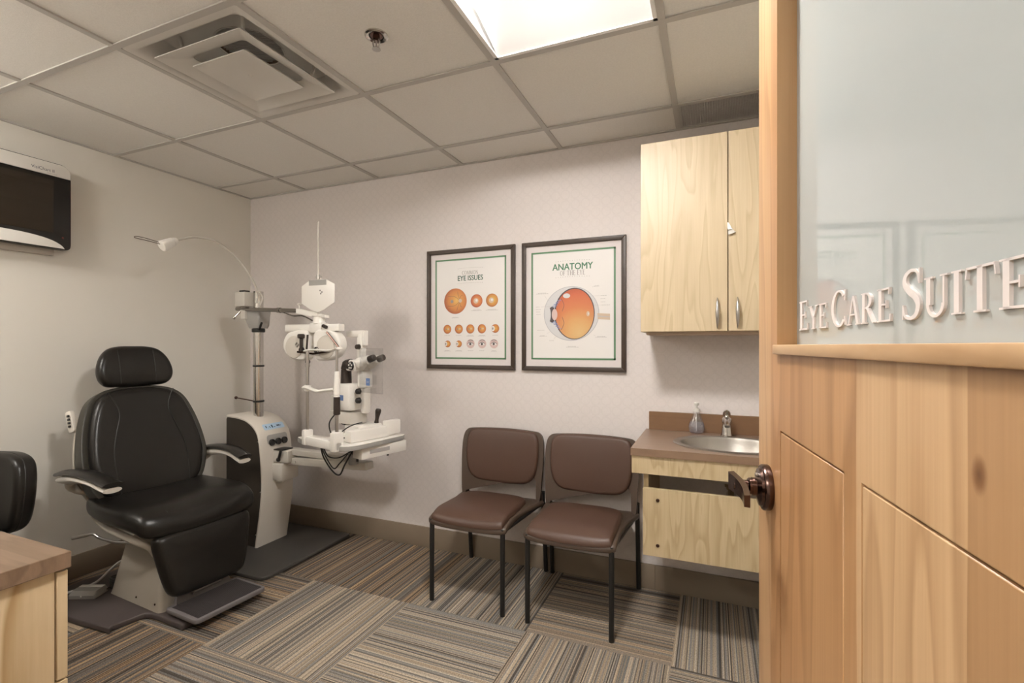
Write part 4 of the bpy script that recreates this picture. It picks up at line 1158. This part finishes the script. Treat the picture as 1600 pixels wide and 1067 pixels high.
    b = B(); b.cushion(ho, .034, .040, .033, .010, mh, lambda x, y, z: (x, y, z+.9*x*x)); b.done('headrest', 'vinyl', t)
    for s in (-1, 1):
        b = B(); b.tube([mh @ Vector((s*.082, y, .0345+.010*(1-min(1, (.082/.18)**2+(y/.1)**2))+.9*.082**2)) for y in (-.085, -.05, 0, .05, .09)], .002, 8)
        b.done('headrest_seam', 'stitch', t)
    b = B()
    for s in (-.035, .035):
        b = B(); b.cyl(mb @ Vector((s, .48, -.03)), mh @ Vector((s, -.02, -.03)), .007); b.done('headrest_post', 'chrome', t)
    # arms
    for s in (-1, 1):
        a = thing_part = B()
        secs = []
        for k in range(13):
            u = k/12; x = -.36+.51*u
            w = .016+.026*math.sin(min(1, u*1.15)*PI*.62)
            y = s*(.305+.020*math.sin(u*PI)); z = .615+.045*math.sin(min(1, u*1.05)*PI*.80)-.012*max(0, u-.8)*5
            hgt = .010+.004*math.sin(u*PI)
            secs.append([(x, y+w*math.cos(2*PI*j/14), z+hgt*math.sin(2*PI*j/14)) for j in range(14)])
        a.loft(secs); ar = a.done('armrest', 'vinyl', t)
        c = B(); secs = []
        for k in range(13):
            u = k/12; x = -.34+.485*u
            w = .014+.024*math.sin(min(1, u*1.15)*PI*.62)
            y = s*(.305+.020*math.sin(u*PI)); z = .596+.045*math.sin(min(1, u*1.05)*PI*.80)-.012*max(0, u-.8)*5
            hgt = .012+.016*math.sin(min(1, u*1.3)*PI)*(1-u)
            secs.append([(x, y+w*math.cos(2*PI*j/14), z+hgt*math.sin(2*PI*j/14)-hgt*.4) for j in range(14)])
        c.loft(secs)
        c.tube(catmull([(-.20, s*.315, .605), (-.24, s*.300, .575), (-.25, s*.270, .545), (-.22, s*.235, .53)], 5, False), [.020]*8+[.017]*8, 12)
        c.done('arm_support', 'cover', ar)
exam_chair()

# foot pedal on the chair's plate
def pedal():
    t = thing('foot_pedal', 'grey foot pedal with coiled cord on the exam chair base plate', 'foot pedal', (.335, -1.165, .0275), 24)
    b = B(); b.loft([[(x, y, 0) for x, y in rrect(.125, .085, .008, 3)], [(x, y, .016) for x, y in rrect(.125, .085, .008, 3)], [(x, y+.004, .032) for x, y in rrect(.115, .060, .006, 3)]]); b.done('pedal_body', 'greytrim', t)
    b = B(); b.box((0, .022, .030), (.112, .022, .010), bev=.003); b.done('treadle', 'silver', t)
    b = B(); b.sphere((0, -.040, .012), .005); b.done('stud', 'silver', t)
    P = [(.06, .03, .012)]
    for k in range(46):
        a = k/10*2*PI; P.append((.105+.055*math.cos(a+2.6), .075+.035*math.sin(a+2.6), .006+.0011*k))
    b = B(); b.tube(catmull(P, 2, False), .0042, 8); b.done('cord', 'darkgrey', t)
pedal()
b = B(); b.tube(catmull([(.20, -1.30, .035), (.24, -1.20, .036), (.26, -1.10, .042), (.25, -1.03, .075), (.27, -.985, .108), (.35, -.955, .112), (.43, -.945, .10)], 6, False), .006, 10)
tag(b.done('power_cord', 'whitecord'), 'white power cord curving from the wall side into the chair pedestal', 'cord')

# ------------------------------------------------------------------ instrument column
def stand():
    ox, oy = .487, -.34
    t = thing('instrument_stand', 'pale instrument column with chrome pole, overhead lamp and swing-arm table', 'instrument stand', (ox, oy, 0))
    base = T(-ox, -oy, 0)
    b = B(base); b.prism(rrect(.80, .665, (.05, .02, .02, .03), 6, .566, -.3835), .020, T(0, 0, .0008), .005, 3); b.done('base_plate', 'darkgrey', t)
    y0, y1 = -.455, -.225
    prof = [(.606, .021), (.646, .252), (.659, .39), (.648, .575), (.630, .685), (.590, .747), (.518, .789), (.430, .805)]
    P = catmull(prof, 5, False)
    side = P+[(.36, .800), (.345, .78), (.345, .021)]
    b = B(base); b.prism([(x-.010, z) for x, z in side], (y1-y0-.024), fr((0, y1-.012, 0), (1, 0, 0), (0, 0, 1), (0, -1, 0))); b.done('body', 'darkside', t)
    # front cover: a shell wrapping front and top, with rolled edges
    b = B(base)
    outer = P+[(.352, .808)]; th = .014
    loops = []
    for i, (x, z) in enumerate(outer):
        a = Vector(outer[max(0, i-1)]); c = Vector(outer[min(len(outer)-1, i+1)]); d = (c-a).normalized(); n = Vector((d.y, -d.x))   # outward
        o1 = Vector((x, z)); o2 = o1-n*th
        loops.append([(o2.x, y0, o2.y), (o1.x-n.x*.006, y0-.0005, o1.y-n.y*.006), (o1.x, y0+.008, o1.y), (o1.x, y1-.008, o1.y), (o1.x-n.x*.006, y1+.0005, o1.y-n.y*.006), (o2.x, y1, o2.y)])
    b.loft(loops)
    cv = b.done('front_cover', 'cover', t)
    # label and instrument wells
    def onface(z, off=.0006):
        for a, c in zip(P, P[1:]):
            if a[1] <= z <= c[1]:
                k = (z-a[1])/(c[1]-a[1]); d = (Vector(c)-Vector(a)).normalized()
                return Vector((a[0]+(c[0]-a[0])*k, 0, z)), Vector((d.x, 0, d.y)), Vector((d.y, 0, -d.x))
    o, d, n = onface(.735)
    mm = fr(Vector((o.x, (y0+y1)/2+.012, o.z))+n*.0008, (0, 1, 0), d, n)
    b = B(base); b.prism(rrect(.150, .042, .008, 4), .001, mm, z0=-.0008); b.mi = 1
    for i, (x, w, h) in enumerate(((-.055, .007, .016), (-.043, .004, .020), (-.030, .009, .004), (-.030, .009, .018), (-.012, .010, .020), (.004, .010, .018), (.032, .022, .009), (.048, .010, .009))):
        b.prism(rc(x-w/2, x+w/2, -h/2, h/2) if i % 2 == 0 else rc(x-w/2, x+w/2, -h/2, -h/2+.004), .0003, mm, z0=.0003)
    b.done('control_label', ['label', 'labelink'], cv)
    o, d, n = onface(.655)
    mm = fr(Vector((o.x, (y0+y1)/2+.010, o.z)), (0, 1, 0), d, n)
    b = B(base); b.prism(rrect(.150, .060, .018, 5, 0, .006), .0016, mm, .0008, z0=-.0005); b.done('well_recess', 'greytrim', cv)
    for k in (-1, 0, 1):
        w = B(base); w.lathe([(0, .006), (.014, .006), (.0185, .012), (.020, .010), (.020, 0), (0, 0)], seg=24, m=mm @ T(k*.046, -.012, .001)); w.done('instrument_well', 'black', cv)
    for z in (.10, .36, .66):
        o, d, n = onface(z); s = B(base); s.lathe([(0, .003), (.003, .003), (.0045, 0), (0, 0)], (o.x-.018, y0, z), (0, -1, 0), 10); s.done('screw', 'chrome', cv)
    # chrome pole
    px, py = ox, oy
    b = B(base); b.cyl((px, py, .79), (px, py, 1.575), .0285, seg=32); b.done('pole', 'chrome', t)
    for z in (.886, 1.108):
        b = B(base); b.cyl((px, py, z-.006), (px, py, z+.006), .0335, bev=.002, seg=32); b.done('pole_ring', 'black', t)
    b = B(base); b.tube([(px-.02, py-.02, .888), (px-.11, py-.04, .902), (px-.14, py-.045, .906)], .004, 10); b.sphere((px-.142, py-.045, .906), .010); b.done('ring_handle', 'bronze', t)
    # head that carries lamp and refractor arm
    b = B(base); b.cyl((px, py, 1.318), (px, py, 1.343), .038, bev=.004); b.tube([(px+.03, py-.02, 1.335), (px+.075, py-.04, 1.375)], .007, 10); b.done('clamp', 'black', t)
    b = B(base)
    b.loft([[(px+x, py+y, 1.343) for x, y in rrect(.085, .075, .012, 4)], [(px+x, py+y, 1.36) for x, y in rrect(.10, .085, .012, 4)], [(px-.018+x, py+y, 1.448) for x, y in rrect(.150, .095, .012, 4)], [(px-.018+x, py+y, 1.455) for x, y in rrect(.145, .09, .012, 4)]])
    b.done('arm_head', 'greytrim', t)
    b = B(base); b.bx(px-.105, px-.018, py-.085, py-.010, 1.478, 1.568, .007); b.bx(px-.085, px-.045, py-.06, py-.03, 1.40, 1.48, .004); lamp = b.done('lamp_base', 'white2', t)
    b = B(base); b.bx(px-.085, px-.038, py-.07, py-.028, 1.568, 1.580, .004); b.done('lamp_knob', 'black', lamp)
    arc_ = catmull([(px+.015, py-.03, 1.50), (px+.012, py-.03, 1.60), (px-.01, py-.12, 1.745), (px-.022, py-.255, 1.835), (px-.034, py-.375, 1.842), (px-.042, py-.455, 1.815), (px-.046, py-.49, 1.800)], 8, False)
    b = B(base); b.tube(arc_, .0062, 10); b.done('gooseneck', 'white2', t)
    b = B(base); b.tube(catmull([(px-.02, py-.02, 1.56), (px+.03, py-.03, 1.57), (px+.07, py-.03, 1.53), (px+.05, py-.04, 1.47)], 6, False), .004, 8); b.done('lamp_cable', 'white2', t)
    c0, c1 = Vector((px-.044, py-.475, 1.808)), Vector((px-.052, py-.550, 1.760))
    b = B(base); b.cyl(c0, c0+(c1-c0)*.25, .012, .022); b.cyl(c0+(c1-c0)*.25, c1, .022, .030, bev=.003); b.done('lamp_shade', 'white', t)
    b = B(base)
    e0 = c1+Vector((0, .0, .018))
    b.tube(catmull([e0, e0+Vector((-.012, -.075, .012)), e0+Vector((-.014, -.115, .012)), e0+Vector((-.014, -.118, .004)), e0+Vector((-.010, -.075, .001)), e0+Vector((0, 0, -.008))], 5, False), .0018, 6); b.done('lamp_guard', 'bronze', t)
    # refractor arm
    A0, A1 = Vector((px-.135, py-.045, 1.467)), Vector((px+.44, py-.085, 1.436))
    b = B(base); b.cyl(A0, A1, .0125, seg=20, bev=.002); b.cyl(A0+(A1-A0)*.66, A0+(A1-A0)*.70, .016, seg=20); b.tube(catmull([A0+Vector((.27, -.01, -.022)), A0+Vector((.40, -.012, -.033)), A1+Vector((-.05, -.012, -.028)), A1+Vector((.02, -.005, -.03)), A1+Vector((.10, -.01, -.06))], 6, False), .004, 8); b.done('refractor_arm', 'darkchrome', t)
    b = B(base); b.cyl((px-.09, py-.05, 1.455), (px-.115, py-.075, 1.412), .006); b.sphere((px-.118, py-.078, 1.408), .010); b.done('arm_lock', 'chrome', t)
    # swing arm and table bracket
    b = B(base); b.bx(.652, .735, -.385, -.255, .415, .522, .010); b.bx(.665, .715, -.37, -.28, .40, .418, .006); b.done('lower_bracket', 'white2', t)
    b = B(base); b.bx(.645, .775, -.375, -.255, .524, .600, .010); b.done('pivot_block', 'white2', t)
    b = B(base); b.tube([(.700, -.378, .545), (.735, -.395, .598)], .0085, 10); b.sphere((.700, -.378, .545), .014); b.bx(.66, .735, -.38, -.30, .600, .606, .002); b.done('lock_lever', 'black', t)
    am = fr((.775, -.315, .0), Vector((1, -.045, 0)).normalized(), Vector((.045, 1, 0)).normalized(), (0, 0, 1))
    b = B(base); b.bx(-.01, .60, -.035, .035, .512, .556, .006, m=am @ RY(-2.6)); b.bx(-.005, .42, -.030, .030, .570, .606, .006, m=am); b.cyl(am @ Vector((.03, -.036, .534)), am @ Vector((.03, -.040, .534)), .009); b.done('swing_arm', 'white2', t)
    b = B(base); b.cyl((1.27, -.38, .57), (1.27, -.38, .700), .028, bev=.004); b.bx(1.18, 1.36, -.46, -.29, .684, .700, .004); b.done('table_post', 'greytrim', t)
stand()

# ------------------------------------------------------------------ slit lamp on the swing-arm table
F0 = Vector((1.248, -.597, 0)); SU = Vector((.970, -.242, 0)); SV = Vector((.242, .970, 0))
def slit():
    t = thing('slit_lamp', 'white slit lamp microscope with chin rest on the swing-arm table', 'slit lamp', (F0.x, F0.y, 0), math.degrees(math.atan2(SU.y, SU.x)))
    # local: x = u, y = v (towards the wall), z up
    b = B()
    tb = [(-.252, .012), (-.20, .0), (.155, .0), (.19, .03), (.205, .085), (.172, .40), (.15, .43), (-.06, .43), (-.075, .41), (-.10, .13), (-.252, .10)]
    b.prism(rounded := catmull([(p[0], p[1]) for p in tb], 1), .022, T(0, 0, .702), .003); b.mi = 1
    b.prism([(p[0]*.995, p[1]*.995+.001) for p in tb], .005, T(0, 0, .7245), .002); b.done('table_board', ['greytrim', 'white'], t)
    b = B(); b.box((.385, .20, .700), (.006, .006, .006)); b.bm.free()
    # power unit under the board
    b = B(); b.bx(.095, .175, .12, .42, .640, .700, .004); pu = b.done('power_box', 'white', t)
    c = B(); c.bx(.1755, .1775, .17, .30, .664, .684); c.done('rating_plate', 'ink2', pu)
    c = B(); c.bx(.07, .096, .125, .19, .655, .695, .003); c.done('socket', 'black', pu)
    c = B(); c.cyl((.11, .14, .640), (.11, .14, .620), .006); c.cyl((.16, .30, .640), (.16, .30, .630), .006); c.done('rubber_foot', 'black', pu)
    # chin-rest frame
    b = B(); b.bx(-.155, .155, -.022, .020, .706, .752, .006); b.bx(-.150, -.115, -.026, .026, .704, .785, .008); b.bx(.115, .155, -.030, .030, .700, .800, .010); b.done('frame_base', 'white', t)
    b = B(); b.cyl((-.133, 0, .78), (-.133, 0, 1.205), .0085); b.cyl((-.133, 0, 1.12), (-.133, 0, 1.135), .012); b.done('column', 'nickel', t)
    b = B(); b.cyl((.135, 0, .79), (.135, 0, .905), .0085); b.cyl((.135, 0, 1.10), (.135, 0, 1.215), .007); b.done('column', 'nickel', t)
    b = B(); b.cyl((.135, 0, .885), (.135, 0, .985), .0145, bev=.003); b.cyl((.135, 0, .985), (.135, 0, 1.105), .0165, .012, bev=.003); b.mi = 1; b.cyl((.135, 0, .886), (.135, 0, .978), .0168, .0158, bev=.003); b.done('fixation_grip', ['white', 'brownblk'], t)
    b = B(); b.tube(catmull([(-.16, -.004, 1.008), (-.12, -.008, 1.010), (-.06, -.016, 1.004), (0, -.020, .998), (.06, -.014, 1.006), (.12, -.004, 1.014)], 6, False), .013, 12, flat=.7); b.bx(-.150, -.116, -.014, .014, .990, 1.022, .005); b.done('chin_rest', 'white', t)
    b = B(); b.tube(catmull([(-.155, 0, 1.205), (-.10, .02, 1.212), (0, .035, 1.208), (.08, .02, 1.212), (.155, 0, 1.222)], 6, False), .018, 12, flat=.35); b.done('forehead_band', 'white', t)
    # cross slide and base
    b = B()
    b.bx(-.06, .100, .155, .335, .7295, .748, .004)
    b.bx(-.098, -.066, .120, .370, .7295, .765, .005); b.bx(.106, .135, .120, .370, .7295, .765, .005)
    b.bx(-.045, .085, .165, .325, .748, .800, .010); b.cyl((-.10, .20, .752), (.145, .20, .752), .009); b.done('cross_slide', 'white', t)
    b = B(); b.bx(.095, .150, .070, .32, .730, .792, .008); b.bx(.112, .152, .30, .40, .740, .818, .008); b.done('rail_cover', 'white', t)
    b = B(); b.lathe([(0, 0), (.014, 0), (.010, .018), (.0105, .03), (.016, .062), (.0165, .072), (.012, .080), (0, .082)], (.062, .30, .800), (.12, .10, 1), 20); b.done('joystick', 'brownblk', t)
    b = B(); b.cyl((-.115, .23, .80), (-.145, .23, .80), .022, bev=.004); b.done('drive_knob', 'black', t)
    # body
    b = B(); b.bx(-.165, .030, .150, .262, .805, .868, .006); b.bx(-.190, -.150, .175, .24, .80, .95, .004); b.done('arm_block', 'white2', t)
    b = B(); b.bx(-.095, .020, .150, .250, .875, 1.025, .018); bd = b.done('lamp_body', 'white', t)
    c = B(); c.bx(-.085, -.030, .1492, .1500, .932, .962); c.done('blue_label', 'bluelogo', bd)
    b = B(); b.cyl((-.068, .195, 1.02), (-.068, .195, 1.105), .030, .028, bev=.005); b.cyl((-.068, .195, 1.10), (-.050, .190, 1.145), .030, .026, bev=.006); b.cyl((-.05, .19, 1.128), (.0, .18, 1.132), .030, bev=.005); b.done('bellows', 'brownblk', t)
    # swan-neck arm carrying illumination
    b = B(); b.bx(-.085, .060, .205, .235, 1.282, 1.318, .005); b.bx(.022, .058, .204, .236, 1.155, 1.300, .005); b.bx(.008, .018, .210, .230, 1.155, 1.285, .002); b.bx(.060, .078, .206, .234, 1.235, 1.318, .004); b.done('illumination_arm', 'white', t)
    b = B(); b.cyl((.040, .204, 1.228), (.040, .180, 1.228), .015, .013, bev=.003); b.done('arm_knob', 'brownblk', t)
    b = B(); b.bx(.030, .066, .215, .262, .86, 1.12, .012); b.bx(.018, .075, .20, .27, 1.00, 1.10, .014); b.done('microscope_post', 'white', t)
    for z in (.985, .935):
        b = B(); b.cyl((.050, .200, z), (.050, .176, z), .017, .015, bev=.004); b.done('height_knob', 'black', t)
    # microscope head
    b = B(); b.bx(-.035, .062, .165, .262, 1.095, 1.158, .012); b.cyl((.03, .166, 1.125), (.03, .158, 1.125), .026, bev=.003); hd = b.done('microscope_head', 'white', t)
    c = B(); c.lathe([(0, .006), (.022, .006), (.025, 0), (0, 0)], (.030, .158, 1.125), (0, -1, 0), 24); c.mi = 1
    for k in range(5):
        a = 2*PI*k/5+.3; c.lathe([(0, .008), (.005, .008), (.005, .0), (0, 0)], (.030+.013*math.cos(a), .158, 1.125+.013*math.sin(a)), (0, -1, 0), 10)
    c.done('magnification_dial', ['black', 'white'], hd)
    for dy in (0, .062):
        b = B(); b.cyl((.055, .19+dy, 1.140), (.130, .20+dy, 1.160), .027, .024, bev=.004); b.cyl((.060, .19+dy, 1.135), (.095, .195+dy, 1.15), .034, .030, bev=.005); tb_ = b.done('eyepiece_tube', 'white', t)
        c = B(); c.cyl((.130, .20+dy, 1.160), (.168, .205+dy, 1.172), .019, .0175, bev=.003); c.done('eyepiece', 'brownblk', tb_)
    # breath shield
    b = B(); b.bx(.140, .330, .130, .133, .990, 1.222); sh = b.done('breath_shield', 'shield', t)
    c = B(); c.bx(.198, .228, .1285, .1298, 1.028, 1.066); c.done('blue_logo', 'bluelogo', sh)
    c = B(); c.text('ZEISS', .0085, fr((.213, .1284, 1.044), (1, 0, 0), (0, 0, 1), (0, -1, 0))); c.done('logo_text', 'silver', sh)
    # cables
    b = B()
    b.tube(catmull([(.10, .02, .890), (.085, -.01, .84), (.070, .02, .77), (.060, .10, .745)], 8, False), .0035, 8)
    b.tube(catmull([(-.02, .10, .745), (.05, .13, .800), (.11, .17, .825)], 6, False), .003, 8)
    b.tube(catmull([(-.055, .03, .700), (-.045, .04, .64), (.02, .05, .575), (.085, .05, .565), (.115, .06, .62), (.095, .12, .675)], 8, False), .0042, 8)
    b.tube(catmull([(-.055, .035, .700), (-.03, .04, .65), (.03, .05, .590), (.07, .06, .62), (.10, .09, .67)], 8, False), .0036, 8)
    b.tube(catmull([(-.05, .04, .700), (-.02, .05, .648), (.03, .08, .640), (.07, .12, .668), (.09, .14, .68)], 8, False), .0036, 8)
    b.done('cables', 'black', t)
slit()

# ------------------------------------------------------------------ phoropter on the arm
def phoropter():
    cx, cy, cz = 1.085, -.445, 1.345
    t = thing('phoropter', 'white phoropter with near-point rod and card hanging from the chrome arm', 'phoropter', (cx, cy, cz))
    b = B()
    b.loft([[(-.158, y, z) for y, z in ((-.016, .075), (.016, .075), (.016, .103), (-.016, .103))], [(-.05, y, z) for y, z in ((-.018, .055), (.018, .055), (.018, .085), (-.018, .085))], [(.055, y, z) for y, z in ((-.018, .045), (.018, .045), (.018, .060), (-.018, .060))]])
    b.cyl((-.148, 0, .10), (-.148, 0, .125), .005); b.cyl((-.148, 0, .122), (-.148, 0, .132), .013, bev=.003)
    b.cyl((0, 0, .058), (0, 0, .01), .030, .036, bev=.004); b.cyl((0, 0, .062), (.0, 0, .055), .040)
    b.done('hanger', 'white', t)
    b = B(); b.bx(-.235, .160, -.025, .025, -.030, .010, .006); b.bx(-.045, .045, -.032, .030, -.04, .018, .010); b.done('bridge', 'white', t)
    for s, rot in ((-1, 8), (1, -14)):
        out = catmull([(-.015, -.01), (.10, -.01), (.150, -.045), (.160, -.10), (.125, -.150), (.06, -.172), (-.01, -.165), (-.03, -.10)], 5)
        mm = fr((s*.070-.035, .02, -.02), (s, 0, 0), (0, 0, 1), (0, -s, 0))
        b = B()
        if s < 0: mm = fr((-.075, -.02, -.02), (1, 0, 0), (0, 0, 1), (0, -1, 0)); out = [(-p[0], p[1]) for p in out]
        else: mm = fr((.020, -.02, -.02), (1, 0, 0), (0, 0, 1), (0, -1, 0))
        b.cushion(out, .020, .045, .014, .0, mm); ln = b.done('lens_housing', 'white', t)
        c = B(); c.lathe([(0, .006), (.050, .006), (.062, .003), (.064, 0), (0, 0)], (-.145 if s < 0 else .085, -.041, -.118), (0, -1, 0), 32); c.done('dial_face', 'cover', ln)
        c = B(); c.lathe([(0, .003), (.013, .003), (.016, .009), (.018, .008), (.018, 0), (0, 0)], (-.085 if s < 0 else .025, -.041, -.135), (0, -1, 0), 24); c.done('lens_aperture', 'black', ln)
    b = B(); b.cyl((-.083, -.05, -.06), (-.083, -.05, -.150), .009); b.cyl((-.083, -.05, -.045), (-.083, -.05, -.070), .020, bev=.005); b.cyl((-.03, -.055, -.05), (-.038, -.055, -.13), .0055); b.sphere((-.045, -.04, -.200), .014); b.cyl((.055, -.03, .0), (.085, -.035, -.010), .010, bev=.002); b.done('control_knobs', 'brownblk', t)
    b = B(); b.tube([(.10, -.05, -.035), (.185, -.05, -.12)], .005, 8); b.tube([(-.105, -.055, -.145), (.01, -.055, -.155), (.13, -.055, -.14)], .0055, 8); b.done('cylinder_axis_bar', 'bronze', t)
    b = B(); b.tube([(-.125, -.05, -.105), (-.115, -.05, -.092), (-.103, -.05, -.105), (-.115, -.05, -.118)], .003, 6, True); b.done('rotor_ring', 'nickel', t)
    # rod and card
    b = B(); b.cyl((.012, -.02, .055), (.012, -.02, .580), .0055, seg=12); b.done('near_rod', 'white2', t)
    b = B(); b.cyl((.012, -.02, .262), (.012, -.02, .285), .010); b.bx(-.01, .034, -.025, -.015, .270, .274); b.done('rod_slider', 'nickel', t)
    w, hh = .118, .085
    oc = [(-.045, -.085), (.0, -.098), (.045, -.082), (.118, -.045), (.118, .055), (.055, .085), (-.055, .085), (-.118, .052), (-.118, -.045)]
    b = B(); b.prism(oc, .004, fr((.018, -.026, .172), (1, 0, 0), (0, 0, 1), (0, -1, 0)), .0012); b.mi = 1
    b.bx(-.045, .080, -.0312, -.0302, .225, .255)
    b.mi = 2
    for dx, dz in ((.035, .195), (.040, .178), (.048, .186)): b.lathe([(0, .0004), (.005, .0004), (.005, 0), (0, 0)], (dx, -.0302, dz), (0, -1, 0), 10)
    b.done('near_card', ['white', 'greytrim', 'ink'], t)
phoropter()

# ------------------------------------------------------------------ camera, world, view
cd = bpy.data.cameras.new('camera'); cam = bpy.data.objects.new('camera', cd); COL.objects.link(cam)
cd.sensor_width = 36; cd.lens = 757.46/1600*36; cd.shift_y = 7.04/1600; cd.clip_start = .01
cam.location = (CAMX, CAMY, CAMZ); cam.rotation_euler = (math.radians(90), 0, math.radians(22.492))
SC.camera = cam
w = bpy.data.worlds.new('world'); SC.world = w; w.use_nodes = True
w.node_tree.nodes['Background'].inputs[0].default_value = (.5, .48, .45, 1); w.node_tree.nodes['Background'].inputs[1].default_value = .1
SC.view_settings.view_transform = 'Standard'; SC.view_settings.look = 'None'; SC.view_settings.gamma = 1; SC.view_settings.use_curve_mapping = False
SC.view_settings.exposure = 1.22
SC.cycles.max_bounces = 10; SC.cycles.diffuse_bounces = 6
